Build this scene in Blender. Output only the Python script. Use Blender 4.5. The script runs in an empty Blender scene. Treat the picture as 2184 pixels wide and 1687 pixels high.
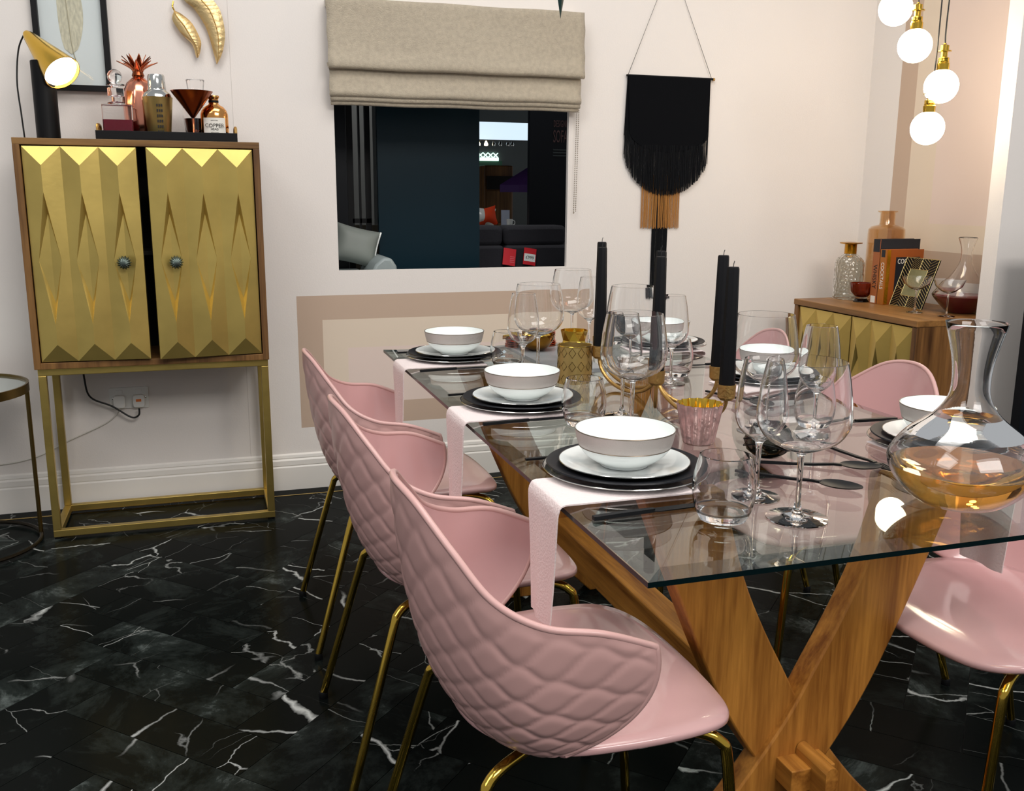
import bpy, bmesh, math, random
from mathutils import Vector, Matrix
random.seed(7)
PI = math.pi
scene = bpy.context.scene
col = scene.collection

# ------------------------------------------------------------------ camera
CAM_H, F_PX, W_PX, H_PX = 1.25, 2030.0, 2184, 1687
PITCH, YAW, ROLL = 0.2105, 0.3095, 0.0066
fw = Vector((math.sin(YAW)*math.cos(PITCH), math.cos(YAW)*math.cos(PITCH), -math.sin(PITCH)))
rt0 = Vector((math.cos(YAW), -math.sin(YAW), 0)); up0 = rt0.cross(fw)
rt = math.cos(ROLL)*rt0 + math.sin(ROLL)*up0
up = -math.sin(ROLL)*rt0 + math.cos(ROLL)*up0
cam_d = bpy.data.cameras.new('camera'); cam = bpy.data.objects.new('camera', cam_d); col.objects.link(cam)
cam_d.sensor_fit = 'HORIZONTAL'; cam_d.sensor_width = 36; cam_d.lens = F_PX*36/W_PX
cam_d.clip_start = 0.05; cam_d.clip_end = 60
cam.matrix_world = Matrix(((rt.x, up.x, -fw.x, 0), (rt.y, up.y, -fw.y, 0), (rt.z, up.z, -fw.z, CAM_H), (0, 0, 0, 1)))
scene.camera = cam

# ------------------------------------------------------------------ light
scene.view_settings.view_transform = 'Standard'
scene.view_settings.look = 'None'
scene.view_settings.gamma = 1
scene.view_settings.use_curve_mapping = False
scene.view_settings.exposure = -0.05
world = bpy.data.worlds.new('world'); scene.world = world; world.use_nodes = True
bg = world.node_tree.nodes['Background']; bg.inputs[0].default_value = (0.94, 0.97, 1.0, 1); bg.inputs[1].default_value = 0.42

def area(name, loc, rot, sx, sy, power, color):
    d = bpy.data.lights.new(name, 'AREA'); d.shape = 'RECTANGLE'; d.size = sx; d.size_y = sy
    d.energy = power; d.color = color
    o = bpy.data.objects.new(name, d); col.objects.link(o); o.location = loc; o.rotation_euler = rot
    return o
# the exhibition hall's overhead lighting
area('hall_ceiling_light', (0.6, 1.6, 4.2), (0, 0, 0), 2.6, 1.6, 85, (1.0, 0.97, 0.93))
area('hall_ceiling_light', (-1.8, 0.2, 4.0), (math.radians(0), math.radians(-25), 0), 1.6, 1.6, 58, (1.0, 0.97, 0.94))
area('hall_ceiling_light', (1.6, -1.8, 3.6), (math.radians(48), 0, math.radians(-6)), 2.4, 1.2, 115, (1.0, 0.96, 0.92))  # unseen, set behind the camera and tilted forward to add frontal light
area('showroom_fill', (1.3, 4.75, 2.55), (0, 0, 0), 1.2, 0.3, 7, (1.0, 0.97, 0.92))  # unseen lamp added to brighten the pillar and sofas beyond the window
cy = scene.cycles
cy.max_bounces = 12; cy.transmission_bounces = 12; cy.glossy_bounces = 4; cy.diffuse_bounces = 3; cy.transparent_max_bounces = 18
cy.adaptive_threshold = 0.06; cy.adaptive_min_samples = 20
cy.sample_clamp_indirect = 6.0

# ------------------------------------------------------------------ helpers
def lin(c):
    c = c/255.0
    return c/12.92 if c <= 0.04045 else ((c+0.055)/1.055)**2.4
def rgb(r, g, b): return (lin(r), lin(g), lin(b), 1.0)
MATS = {}
def N(nt, t, **kw):
    n = nt.nodes.new(t)
    for k, v in kw.items(): setattr(n, k, v)
    return n
def mat(name, color, rough=0.5, metal=0.0, trans=0.0, ior=1.45, coat=0.0, emit=None, estr=0.0, spec=None,
        var=0.0, vscale=8.0, bump=0.0, bscale=60.0, stretch=None, sheen=0.0, alpha=None):
    if name in MATS: return MATS[name]
    m = bpy.data.materials.new(name); m.use_nodes = True; nt = m.node_tree
    b = nt.nodes['Principled BSDF']
    b.inputs['Base Color'].default_value = color; b.inputs['Roughness'].default_value = rough
    b.inputs['Metallic'].default_value = metal; b.inputs['IOR'].default_value = ior
    b.inputs['Transmission Weight'].default_value = trans; b.inputs['Coat Weight'].default_value = coat
    b.inputs['Coat Roughness'].default_value = 0.05
    b.inputs['Sheen Weight'].default_value = sheen
    if spec is not None: b.inputs['Specular IOR Level'].default_value = spec
    if emit: b.inputs['Emission Color'].default_value = emit; b.inputs['Emission Strength'].default_value = estr
    if var or bump:
        tc = N(nt, 'ShaderNodeTexCoord'); mp = N(nt, 'ShaderNodeMapping')
        nt.links.new(tc.outputs['Object'], mp.inputs[0])
        if stretch: mp.inputs['Scale'].default_value = stretch
        if var:
            ns = N(nt, 'ShaderNodeTexNoise'); ns.inputs['Scale'].default_value = vscale; ns.inputs['Detail'].default_value = 4
            nt.links.new(mp.outputs[0], ns.inputs['Vector'])
            mr = N(nt, 'ShaderNodeMapRange'); mr.inputs[1].default_value = 0.3; mr.inputs[2].default_value = 0.7
            mr.inputs[3].default_value = 1-var; mr.inputs[4].default_value = 1+var
            nt.links.new(ns.outputs[0], mr.inputs[0])
            mx = N(nt, 'ShaderNodeVectorMath', operation='SCALE'); mx.inputs[0].default_value = color[:3]
            nt.links.new(mr.outputs[0], mx.inputs['Scale']); nt.links.new(mx.outputs[0], b.inputs['Base Color'])
        if bump:
            n2 = N(nt, 'ShaderNodeTexNoise'); n2.inputs['Scale'].default_value = bscale; n2.inputs['Detail'].default_value = 3
            nt.links.new(mp.outputs[0], n2.inputs['Vector'])
            bp = N(nt, 'ShaderNodeBump'); bp.inputs['Strength'].default_value = bump; bp.inputs['Distance'].default_value = 0.01
            nt.links.new(n2.outputs[0], bp.inputs['Height']); nt.links.new(bp.outputs[0], b.inputs['Normal'])
    MATS[name] = m
    return m

def wood(name, c1, c2, axis='Z', scale=6.0, rough=0.42):
    m = bpy.data.materials.new(name); m.use_nodes = True; nt = m.node_tree; b = nt.nodes['Principled BSDF']
    tc = N(nt, 'ShaderNodeTexCoord'); mp = N(nt, 'ShaderNodeMapping')
    s = [14.0, 14.0, 14.0]; s['XYZ'.index(axis)] = 0.9
    mp.inputs['Scale'].default_value = s; nt.links.new(tc.outputs['Object'], mp.inputs[0])
    n1 = N(nt, 'ShaderNodeTexNoise'); n1.inputs['Scale'].default_value = scale*0.35; n1.inputs['Detail'].default_value = 6; n1.inputs['Distortion'].default_value = 0.6
    n2 = N(nt, 'ShaderNodeTexNoise'); n2.inputs['Scale'].default_value = scale*2.4; n2.inputs['Detail'].default_value = 3
    nt.links.new(mp.outputs[0], n1.inputs['Vector']); nt.links.new(mp.outputs[0], n2.inputs['Vector'])
    ad = N(nt, 'ShaderNodeMath', operation='MULTIPLY_ADD'); ad.inputs[1].default_value = 0.35
    nt.links.new(n2.outputs[0], ad.inputs[0]); nt.links.new(n1.outputs[0], ad.inputs[2])
    cr = N(nt, 'ShaderNodeValToRGB'); cr.color_ramp.elements[0].position = 0.45; cr.color_ramp.elements[0].color = c2
    cr.color_ramp.elements[1].position = 0.88; cr.color_ramp.elements[1].color = c1
    nt.links.new(ad.outputs[0], cr.inputs[0]); nt.links.new(cr.outputs[0], b.inputs['Base Color'])
    b.inputs['Roughness'].default_value = rough; b.inputs['Specular IOR Level'].default_value = 0.35
    bp = N(nt, 'ShaderNodeBump'); bp.inputs['Strength'].default_value = 0.15; bp.inputs['Distance'].default_value = 0.004
    nt.links.new(ad.outputs[0], bp.inputs['Height']); nt.links.new(bp.outputs[0], b.inputs['Normal'])
    return m

def thin_glass(name, tint, gloss=(1, 1, 1, 1), base=0.04, power=1.0, dimple=0.0):
    """flat sheet glass: clear body plus a mirror coat that grows towards grazing angles"""
    m = bpy.data.materials.new(name); m.use_nodes = True; nt = m.node_tree
    nt.nodes.remove(nt.nodes['Principled BSDF']); out = nt.nodes['Material Output']
    tr = N(nt, 'ShaderNodeBsdfTransparent'); tr.inputs[0].default_value = tint
    gl = N(nt, 'ShaderNodeBsdfGlossy'); gl.inputs[0].default_value = gloss; gl.inputs['Roughness'].default_value = 0.0
    fr = N(nt, 'ShaderNodeLayerWeight'); fr.inputs[0].default_value = 0.5
    pw = N(nt, 'ShaderNodeMath', operation='POWER'); pw.inputs[1].default_value = 5.0
    mu = N(nt, 'ShaderNodeMath', operation='MULTIPLY_ADD'); mu.inputs[1].default_value = 0.96*power; mu.inputs[2].default_value = base; mu.use_clamp = True
    mx = N(nt, 'ShaderNodeMixShader')
    if dimple:
        tc = N(nt, 'ShaderNodeTexCoord'); vo = N(nt, 'ShaderNodeTexVoronoi'); vo.inputs['Scale'].default_value = dimple; vo.inputs['Randomness'].default_value = 0.35
        nt.links.new(tc.outputs['Object'], vo.inputs['Vector']); bp = N(nt, 'ShaderNodeBump'); bp.inputs['Strength'].default_value = 1.0; bp.inputs['Distance'].default_value = 0.006
        nt.links.new(vo.outputs['Distance'], bp.inputs['Height']); nt.links.new(bp.outputs[0], gl.inputs['Normal']); nt.links.new(bp.outputs[0], fr.inputs['Normal'])
    nt.links.new(fr.outputs['Facing'], pw.inputs[0]); nt.links.new(pw.outputs[0], mu.inputs[0]); nt.links.new(mu.outputs[0], mx.inputs[0])
    nt.links.new(tr.outputs[0], mx.inputs[1]); nt.links.new(gl.outputs[0], mx.inputs[2])
    nt.links.new(mx.outputs[0], out.inputs[0])
    return m

class MB:
    def __init__(s): s.v = []; s.f = []; s.mi = []
    def add(s, vs, fs, mi=0):
        o = len(s.v); s.v += [tuple(p) for p in vs]; s.f += [tuple(o+i for i in f) for f in fs]; s.mi += [mi]*len(fs); return s
    def box(s, x0, x1, y0, y1, z0, z1, mi=0, M=None):
        vs = [Vector(p) for p in ((x0,y0,z0),(x1,y0,z0),(x1,y1,z0),(x0,y1,z0),(x0,y0,z1),(x1,y0,z1),(x1,y1,z1),(x0,y1,z1))]
        if M: vs = [M @ p for p in vs]
        return s.add(vs, [(0,3,2,1),(4,5,6,7),(0,1,5,4),(1,2,6,5),(2,3,7,6),(3,0,4,7)], mi)
    def tube(s, pts, r, seg=10, mi=0, closed=False):
        pts = [Vector(p) for p in pts]; n = len(pts); rs = r if isinstance(r, (list, tuple)) else [r]*n
        rings = []; pn = None
        for i in range(n):
            if closed: t = pts[(i+1) % n]-pts[i-1]
            else: t = pts[min(i+1, n-1)]-pts[max(i-1, 0)]
            t.normalize()
            if pn is None:
                a = Vector((0,0,1)) if abs(t.z) < 0.9 else Vector((1,0,0)); pn = t.cross(a).normalized()
            else: pn = (pn - t*pn.dot(t)); pn = pn.normalized() if pn.length > 1e-6 else t.orthogonal().normalized()
            b = t.cross(pn)
            rings.append([pts[i]+rs[i]*(math.cos(2*PI*k/seg)*pn+math.sin(2*PI*k/seg)*b) for k in range(seg)])
        vs = [p for rg in rings for p in rg]; fs = []
        m = n if closed else n-1
        for i in range(m):
            j = (i+1) % n
            for k in range(seg):
                l = (k+1) % seg; fs.append((i*seg+k, i*seg+l, j*seg+l, j*seg+k))
        if not closed: fs.append(tuple(range(seg))[::-1]); fs.append(tuple((n-1)*seg+k for k in range(seg)))
        return s.add(vs, fs, mi)
    def lathe(s, prof, seg=40, c=(0,0,0), mi=0, M=None, rfun=None):
        vs = []; fs = []; idx = []
        for (r, z) in prof:
            if abs(r) < 1e-6:
                idx.append([len(vs)]*seg); vs.append(Vector((0,0,z)))
            else:
                st = len(vs); idx.append([st+k for k in range(seg)])
                for k in range(seg):
                    a = 2*PI*k/seg; rr = r*(rfun(a, z) if rfun else 1); vs.append(Vector((rr*math.cos(a), rr*math.sin(a), z)))
        for i in range(len(prof)-1):
            for k in range(seg):
                l = (k+1) % seg; q = [idx[i][k], idx[i][l], idx[i+1][l], idx[i+1][k]]
                u = []
                for t in q:
                    if t not in u: u.append(t)
                if len(u) > 2: fs.append(tuple(u))
        if M: vs = [M @ p for p in vs]
        vs = [p+Vector(c) for p in vs]
        return s.add(vs, fs, mi)
    def prism(s, poly, a0, a1, plane='XZ', mi=0):
        """polygon in a plane, extruded along the remaining axis from a0 to a1"""
        def P(u, w, a): return {'XZ': (u, a, w), 'XY': (u, w, a), 'YZ': (a, u, w)}[plane]
        n = len(poly); vs = [P(u, w, a0) for u, w in poly]+[P(u, w, a1) for u, w in poly]
        fs = [tuple(range(n)), tuple(range(2*n-1, n-1, -1))]+[(i, n+i, n+(i+1) % n, (i+1) % n) for i in range(n)]
        return s.add(vs, fs, mi)
    def grid(s, fn, nu, nv, mi=0, flip=False, wrapu=False):
        st = [[fn(i/nu, j/nv) for i in range(nu+1)] for j in range(nv+1)]
        vs = [p for row in st for p in row]; fs = []
        for j in range(nv):
            for i in range(nu):
                a = j*(nu+1)+i; q = (a, a+1, a+nu+2, a+nu+1); fs.append(q[::-1] if flip else q)
        return s.add(vs, fs, mi)
    def ball(s, c, r, seg=16, rings=10, sc=(1,1,1), mi=0):
        prof = [(max(0, math.sin(PI*i/rings)) if 0 < i < rings else 0, -math.cos(PI*i/rings)) for i in range(rings+1)]
        return s.lathe([(p*r, z*r) for p, z in prof], seg, c, mi, Matrix.Diagonal((*sc, 1)))
    def mesh(s, name, mats, smooth=True, angle=38):
        me = bpy.data.meshes.new(name); me.from_pydata(s.v, [], s.f)
        if not isinstance(mats, (list, tuple)): mats = [mats]
        for m in mats: me.materials.append(m)
        if len(mats) > 1: me.polygons.foreach_set('material_index', s.mi)
        bm = bmesh.new(); bm.from_mesh(me); bmesh.ops.recalc_face_normals(bm, faces=bm.faces); bm.to_mesh(me); bm.free()
        if smooth:
            me.shade_smooth(); me.set_sharp_from_angle(angle=math.radians(angle))
        me.update(); return me
    def build(s, name, mats, parent=None, smooth=True, angle=38, bevel=0, loc=None):
        o = bpy.data.objects.new(name, s.mesh(name, mats, smooth, angle)); col.objects.link(o)
        if parent: o.parent = parent
        if loc: o.location = loc
        if bevel:
            md = o.modifiers.new('bevel', 'BEVEL'); md.width = bevel; md.segments = 2; md.limit_method = 'ANGLE'; md.angle_limit = math.radians(40)
        return o

def tag(o, label, cat=None, group=None, kind=None):
    o['label'] = label
    if cat: o['category'] = cat
    if group: o['group'] = group
    if kind: o['kind'] = kind
    return o
def thing(name, label, cat, loc=(0,0,0), rz=0, group=None):
    o = bpy.data.objects.new(name, None); col.objects.link(o); o.location = loc; o.rotation_euler = (0,0,rz)
    o.empty_display_size = 0.05
    return tag(o, label, cat, group)
def struct(o, label=None):
    o['kind'] = 'structure'
    if label: o['label'] = label
    return o
def copy_tree(o, parent=None):
    c = o.copy(); col.objects.link(c); c.parent = parent
    for ch in list(o.children): copy_tree(ch, c)
    return c
def text(name, body, size, loc, rot, m, parent, align='CENTER', spacing=1.0, sx=1.0):
    d = bpy.data.curves.new(name, 'FONT'); d.body = body; d.size = size; d.align_x = align; d.align_y = 'CENTER'
    d.extrude = 0.0003; d.space_character = spacing; d.resolution_u = 3
    f = bpy.data.objects.new(name, d); col.objects.link(f); bpy.context.view_layer.update()
    me = bpy.data.meshes.new_from_object(f.evaluated_get(bpy.context.evaluated_depsgraph_get()))
    bpy.data.objects.remove(f); me.materials.clear(); me.materials.append(m)
    o = bpy.data.objects.new(name, me); col.objects.link(o); o.location = loc; o.rotation_euler = rot; o.scale = (sx, 1, 1); o.parent = parent
    return o
def arc(c, r, a0, a1, n): return [(c[0]+r*math.cos(a0+(a1-a0)*i/n), c[1]+r*math.sin(a0+(a1-a0)*i/n)) for i in range(n+1)]
def rrect(x0, x1, y0, y1, r, n=5):
    p = []
    for cx_, cy_, a in ((x1-r, y1-r, 0), (x0+r, y1-r, PI/2), (x0+r, y0+r, PI), (x1-r, y0+r, 1.5*PI)): p += arc((cx_, cy_), r, a, a+PI/2, n)
    return p
def spline(pts, n=8):
    pts = [Vector(p) for p in pts]; out = []
    for i in range(len(pts)-1):
        p0 = pts[max(i-1, 0)]; p1 = pts[i]; p2 = pts[i+1]; p3 = pts[min(i+2, len(pts)-1)]
        for k in range(n):
            t = k/n; out.append(0.5*((2*p1)+(p2-p0)*t+(2*p0-5*p1+4*p2-p3)*t*t+(3*p1-p0-3*p2+p3)*t**3))
    return out+[pts[-1]]
def project(p):
    d = Vector(p)-Vector((0,0,CAM_H)); w = d.dot(fw)
    if w <= 0.05: return None
    return W_PX/2+F_PX*d.dot(rt)/w, H_PX/2-F_PX*d.dot(up)/w

# ------------------------------------------------------------------ materials
m_wall = mat('wall_paint', rgb(231,224,218), 0.75, bump=0.05, bscale=180)
m_taupe = mat('taupe_paint', rgb(194,170,150), 0.75)
m_cream = mat('cream_paint', rgb(224,207,187), 0.75)
m_blush = mat('blush_paint', rgb(226,206,195), 0.75)
m_seam = mat('wall_seam', rgb(205,197,190), 0.8)
m_skirt = mat('skirting_paint', rgb(236,231,224), 0.45)
m_white = mat('white_plastic', rgb(232,230,224), 0.35)
m_brass = mat('brushed_brass', rgb(194,168,94), 0.36, 0.9, var=0.12, vscale=7, bump=0.05, bscale=40)
m_brass_s = mat('polished_brass', rgb(205,168,70), 0.12, 1.0)
m_gold = mat('bright_gold', rgb(222,180,70), 0.18, 1.0)
m_antique = mat('antique_gold', rgb(196,158,96), 0.42, 1.0, bump=0.2, bscale=160)
m_relief = mat('brass_relief', rgb(200,174,98), 0.36, 0.75, var=0.14, vscale=5, bump=0.04, bscale=30)
m_copper = mat('copper', rgb(214,124,84), 0.16, 1.0)
m_rosecopper = mat('rose_copper', rgb(226,150,124), 0.18, 1.0)
m_darkcopper = mat('dark_copper', rgb(140,74,44), 0.22, 1.0)
m_silver = mat('silver', rgb(208,208,204), 0.14, 1.0)
m_black = mat('matte_black', rgb(9,9,11), 0.5, spec=0.25)
m_blackpl = mat('black_plate_glaze', rgb(14,16,22), 0.42, spec=0.35)
m_cutlery = mat('black_cutlery', rgb(13,14,17), 0.42, 0.0, spec=0.3)
m_candle = mat('black_wax', rgb(5,5,9), 0.55, spec=0.25)
m_china = mat('white_china', rgb(238,242,240), 0.12, coat=0.4)
m_band = mat('pearl_band', rgb(196,188,182), 0.4, 0.15, bump=0.1, bscale=300)
m_pink = mat('pink_shell', rgb(200,158,153), 0.34, coat=0.1)
m_pinkg = mat('pink_gloss', rgb(208,164,163), 0.14, coat=0.35)
m_linen = mat('pink_linen', rgb(228,214,212), 0.85, bump=0.25, bscale=220)
m_oak = wood('oak', rgb(194,130,56), rgb(118,66,20), 'Z', 5.0)
m_oaky = wood('oak_long', rgb(194,130,56), rgb(118,66,20), 'Y', 5.0)
m_cabw = wood('mango_wood', rgb(134,96,52), rgb(84,54,26), 'Z', 5.0, 0.5)
m_cabx = wood('mango_wood_top', rgb(140,104,58), rgb(92,62,30), 'X', 5.0, 0.5)
m_side = wood('acacia_wood', rgb(150,104,56), rgb(70,42,18), 'Z', 3.0, 0.45)
m_sidey = wood('acacia_top', rgb(156,110,60), rgb(100,66,32), 'Y', 4.0, 0.4)
m_dark_in = mat('cabinet_interior', rgb(20,14,10), 0.7)
m_glass = mat('clear_glass', (1,1,1,1), 0.0, trans=1.0, ior=1.43)
m_glass2 = mat('smoke_glass', rgb(205,200,188), 0.02, trans=1.0, ior=1.4)
m_amberg = mat('amber_glass', rgb(214,160,100), 0.02, trans=1.0, ior=1.3)
m_redg = mat('red_brown_glass', rgb(150,52,20), 0.03, trans=0.75, ior=1.4)
m_goldg = mat('gold_neck', rgb(200,140,30), 0.25, 0.8)
m_wine = mat('red_wine', rgb(124,10,38), 0.06, trans=0.12, ior=1.33, spec=.3)
m_wine_d = mat('dark_spirit', rgb(40,14,10), 0.08, trans=0.2, ior=1.33)
m_whisky = mat('amber_liquor', rgb(232,170,80), 0.0, trans=1.0, ior=1.33)
m_sheet = thin_glass('sheet_glass', (0.86, 0.91, 0.89, 1))
m_bevel = thin_glass('sheet_glass_bevel', (0.80, 0.87, 0.85, 1), power=1.5)
m_edge = mat('glass_edge', rgb(6,22,24), 0.15, spec=0.3)
m_blind = mat('blind_fabric', rgb(174,162,142), 0.62, var=0.10, vscale=60, bump=0.35, bscale=260, sheen=0.4)
m_felt = mat('black_felt', rgb(12,13,16), 0.95, spec=0.1)
m_thread = mat('black_thread', rgb(16,17,20), 0.7, spec=0.2)
m_tan = mat('tan_thread', rgb(172,118,56), 0.7)
m_cord = mat('black_cord', rgb(14,14,14), 0.5)
m_bulb = mat('lit_bulb', rgb(255,250,240), 0.4, emit=(1.0, 0.84, 0.62, 1), estr=17.0)
m_lampbulb = mat('lit_lamp', rgb(255,245,225), 0.4, emit=(1.0, 0.80, 0.50, 1), estr=9.0)
m_teal = mat('teal_panel', rgb(7,34,44), 0.3, spec=0.25)
m_navy = mat('navy_panel', rgb(6,11,18), 0.35, spec=0.25)
m_slab = mat('grey_marble_slab', rgb(150,155,158), 0.25, var=0.12, vscale=14)
m_mirror = mat('mirror_top', rgb(190,205,205), 0.08, 0.9)
m_oldbrass = mat('old_brass', rgb(120,100,58), 0.35, 1.0)
m_pewter = mat('pewter', rgb(104,116,110), 0.4, 0.9)  # dull pewter of the door knobs
m_print = mat('black_print', rgb(30,26,24), 0.7)
m_printw = mat('white_print', rgb(230,226,216), 0.7)
m_paper = mat('paper', rgb(228,224,214), 0.8)
m_mercury = mat('mercury_pink', rgb(220,182,178), 0.16, 0.5, var=0.35, vscale=30, bump=0.3, bscale=60)
m_steel = mat('smoked_mercury', rgb(90,86,76), 0.1, 1.0)

def marble(name):
    m = bpy.data.materials.new(name); m.use_nodes = True; nt = m.node_tree; b = nt.nodes['Principled BSDF']; L = nt.links.new
    tc = N(nt, 'ShaderNodeTexCoord'); oi = N(nt, 'ShaderNodeObjectInfo')
    cb = N(nt, 'ShaderNodeCombineXYZ')
    for i, k in enumerate((37.0, 91.0, 13.0)):
        mm = N(nt, 'ShaderNodeMath', operation='MULTIPLY'); mm.inputs[1].default_value = k; L(oi.outputs['Random'], mm.inputs[0]); L(mm.outputs[0], cb.inputs[i])
    ad = N(nt, 'ShaderNodeVectorMath', operation='ADD'); L(tc.outputs['Object'], ad.inputs[0]); L(cb.outputs[0], ad.inputs[1])
    # cloudy grey patches
    n1 = N(nt, 'ShaderNodeTexNoise'); n1.inputs['Scale'].default_value = 3.6; n1.inputs['Detail'].default_value = 10; n1.inputs['Roughness'].default_value = 0.74; n1.inputs['Distortion'].default_value = 0.5
    L(ad.outputs[0], n1.inputs['Vector'])
    r1 = N(nt, 'ShaderNodeValToRGB'); e = r1.color_ramp.elements
    e[0].position = 0.50; e[0].color = rgb(14,17,16); e[1].position = 0.80; e[1].color = rgb(104,112,110)
    x = r1.color_ramp.elements.new(0.62); x.color = rgb(34,39,37)
    sh = N(nt, 'ShaderNodeMath', operation='MULTIPLY_ADD'); sh.inputs[1].default_value = 0.16; L(oi.outputs['Random'], sh.inputs[0])
    sh2 = N(nt, 'ShaderNodeMath', operation='SUBTRACT'); sh2.inputs[1].default_value = 0.07; L(n1.outputs[0], sh2.inputs[0]); L(sh2.outputs[0], sh.inputs[2]); L(sh.outputs[0], r1.inputs[0])
    # warped coordinates for veins
    nw = N(nt, 'ShaderNodeTexNoise'); nw.inputs['Scale'].default_value = 8.0; nw.inputs['Detail'].default_value = 5; L(ad.outputs[0], nw.inputs['Vector'])
    sc = N(nt, 'ShaderNodeVectorMath', operation='SCALE'); sc.inputs['Scale'].default_value = 0.06; L(nw.outputs['Color'], sc.inputs[0])
    aw = N(nt, 'ShaderNodeVectorMath', operation='ADD'); L(ad.outputs[0], aw.inputs[0]); L(sc.outputs[0], aw.inputs[1])
    tot = None
    for (s_, w_, seed, strength) in ((2.3, 0.0052, 0.0, 0.95), (3.7, 0.0038, 5.3, 0.75), (5.6, 0.0035, 1.9, 0.4)):
        mp = N(nt, 'ShaderNodeMapping'); mp.inputs['Location'].default_value = (seed, seed*2, 0); mp.inputs['Rotation'].default_value = (0, 0, seed); mp.inputs['Scale'].default_value = (1.0, 0.34, 1.0)
        L(aw.outputs[0], mp.inputs[0])
        vo = N(nt, 'ShaderNodeTexVoronoi', feature='DISTANCE_TO_EDGE'); vo.inputs['Scale'].default_value = s_; L(mp.outputs[0], vo.inputs['Vector'])
        mr = N(nt, 'ShaderNodeMapRange'); mr.inputs[1].default_value = 0.0; mr.inputs[2].default_value = w_*2; mr.inputs[3].default_value = 1; mr.inputs[4].default_value = 0
        nq = N(nt, 'ShaderNodeTexNoise'); nq.inputs['Scale'].default_value = 9.0; nq.inputs['Detail'].default_value = 3; L(mp.outputs[0], nq.inputs['Vector'])
        wq = N(nt, 'ShaderNodeMapRange'); wq.inputs[1].default_value = 0.35; wq.inputs[2].default_value = 0.7; wq.inputs[3].default_value = w_*0.5; wq.inputs[4].default_value = w_*3.0
        L(nq.outputs[0], wq.inputs[0]); L(wq.outputs[0], mr.inputs[2])
        L(vo.outputs['Distance'], mr.inputs[0])
        nm = N(nt, 'ShaderNodeTexNoise'); nm.inputs['Scale'].default_value = 3.4; nm.inputs['Detail'].default_value = 2; L(mp.outputs[0], nm.inputs['Vector'])
        m2 = N(nt, 'ShaderNodeMapRange'); m2.inputs[1].default_value = 0.50; m2.inputs[2].default_value = 0.62; m2.inputs[3].default_value = 0; m2.inputs[4].default_value = strength
        L(nm.outputs[0], m2.inputs[0])
        mu = N(nt, 'ShaderNodeMath', operation='MULTIPLY'); L(mr.outputs[0], mu.inputs[0]); L(m2.outputs[0], mu.inputs[1])
        if tot is None: tot = mu
        else:
            mxm = N(nt, 'ShaderNodeMath', operation='MAXIMUM'); L(tot.outputs[0], mxm.inputs[0]); L(mu.outputs[0], mxm.inputs[1]); tot = mxm
    mix = N(nt, 'ShaderNodeMix', data_type='RGBA'); L(tot.outputs[0], mix.inputs[0]); L(r1.outputs[0], mix.inputs[6]); mix.inputs[7].default_value = rgb(205,208,205)
    L(mix.outputs[2], b.inputs['Base Color'])
    b.inputs['Roughness'].default_value = 0.2; b.inputs['Specular IOR Level'].default_value = 0.05; b.inputs['IOR'].default_value = 1.25
    return m
m_marble = marble('black_marble')
m_grout = mat('dark_joint', rgb(10,11,11), 0.7)

# ------------------------------------------------------------------ room shell
BW = 4.01      # back wall plane
RX = 3.068     # right wall plane
TOPZ = 2.6
fl = MB().box(-3.2, 5.2, -2.5, 9.4, -0.06, -0.004).build('floor', m_grout)
struct(fl, 'black marble effect floor laid in a herringbone')
fl2 = MB()
inl = MB().box(-3.2, RX, 3.912, 3.922, -0.004, 0.0012).build('inlay_strip', m_brass_s, fl); inl['label'] = 'thin brass inlay line along the back wall'

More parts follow.
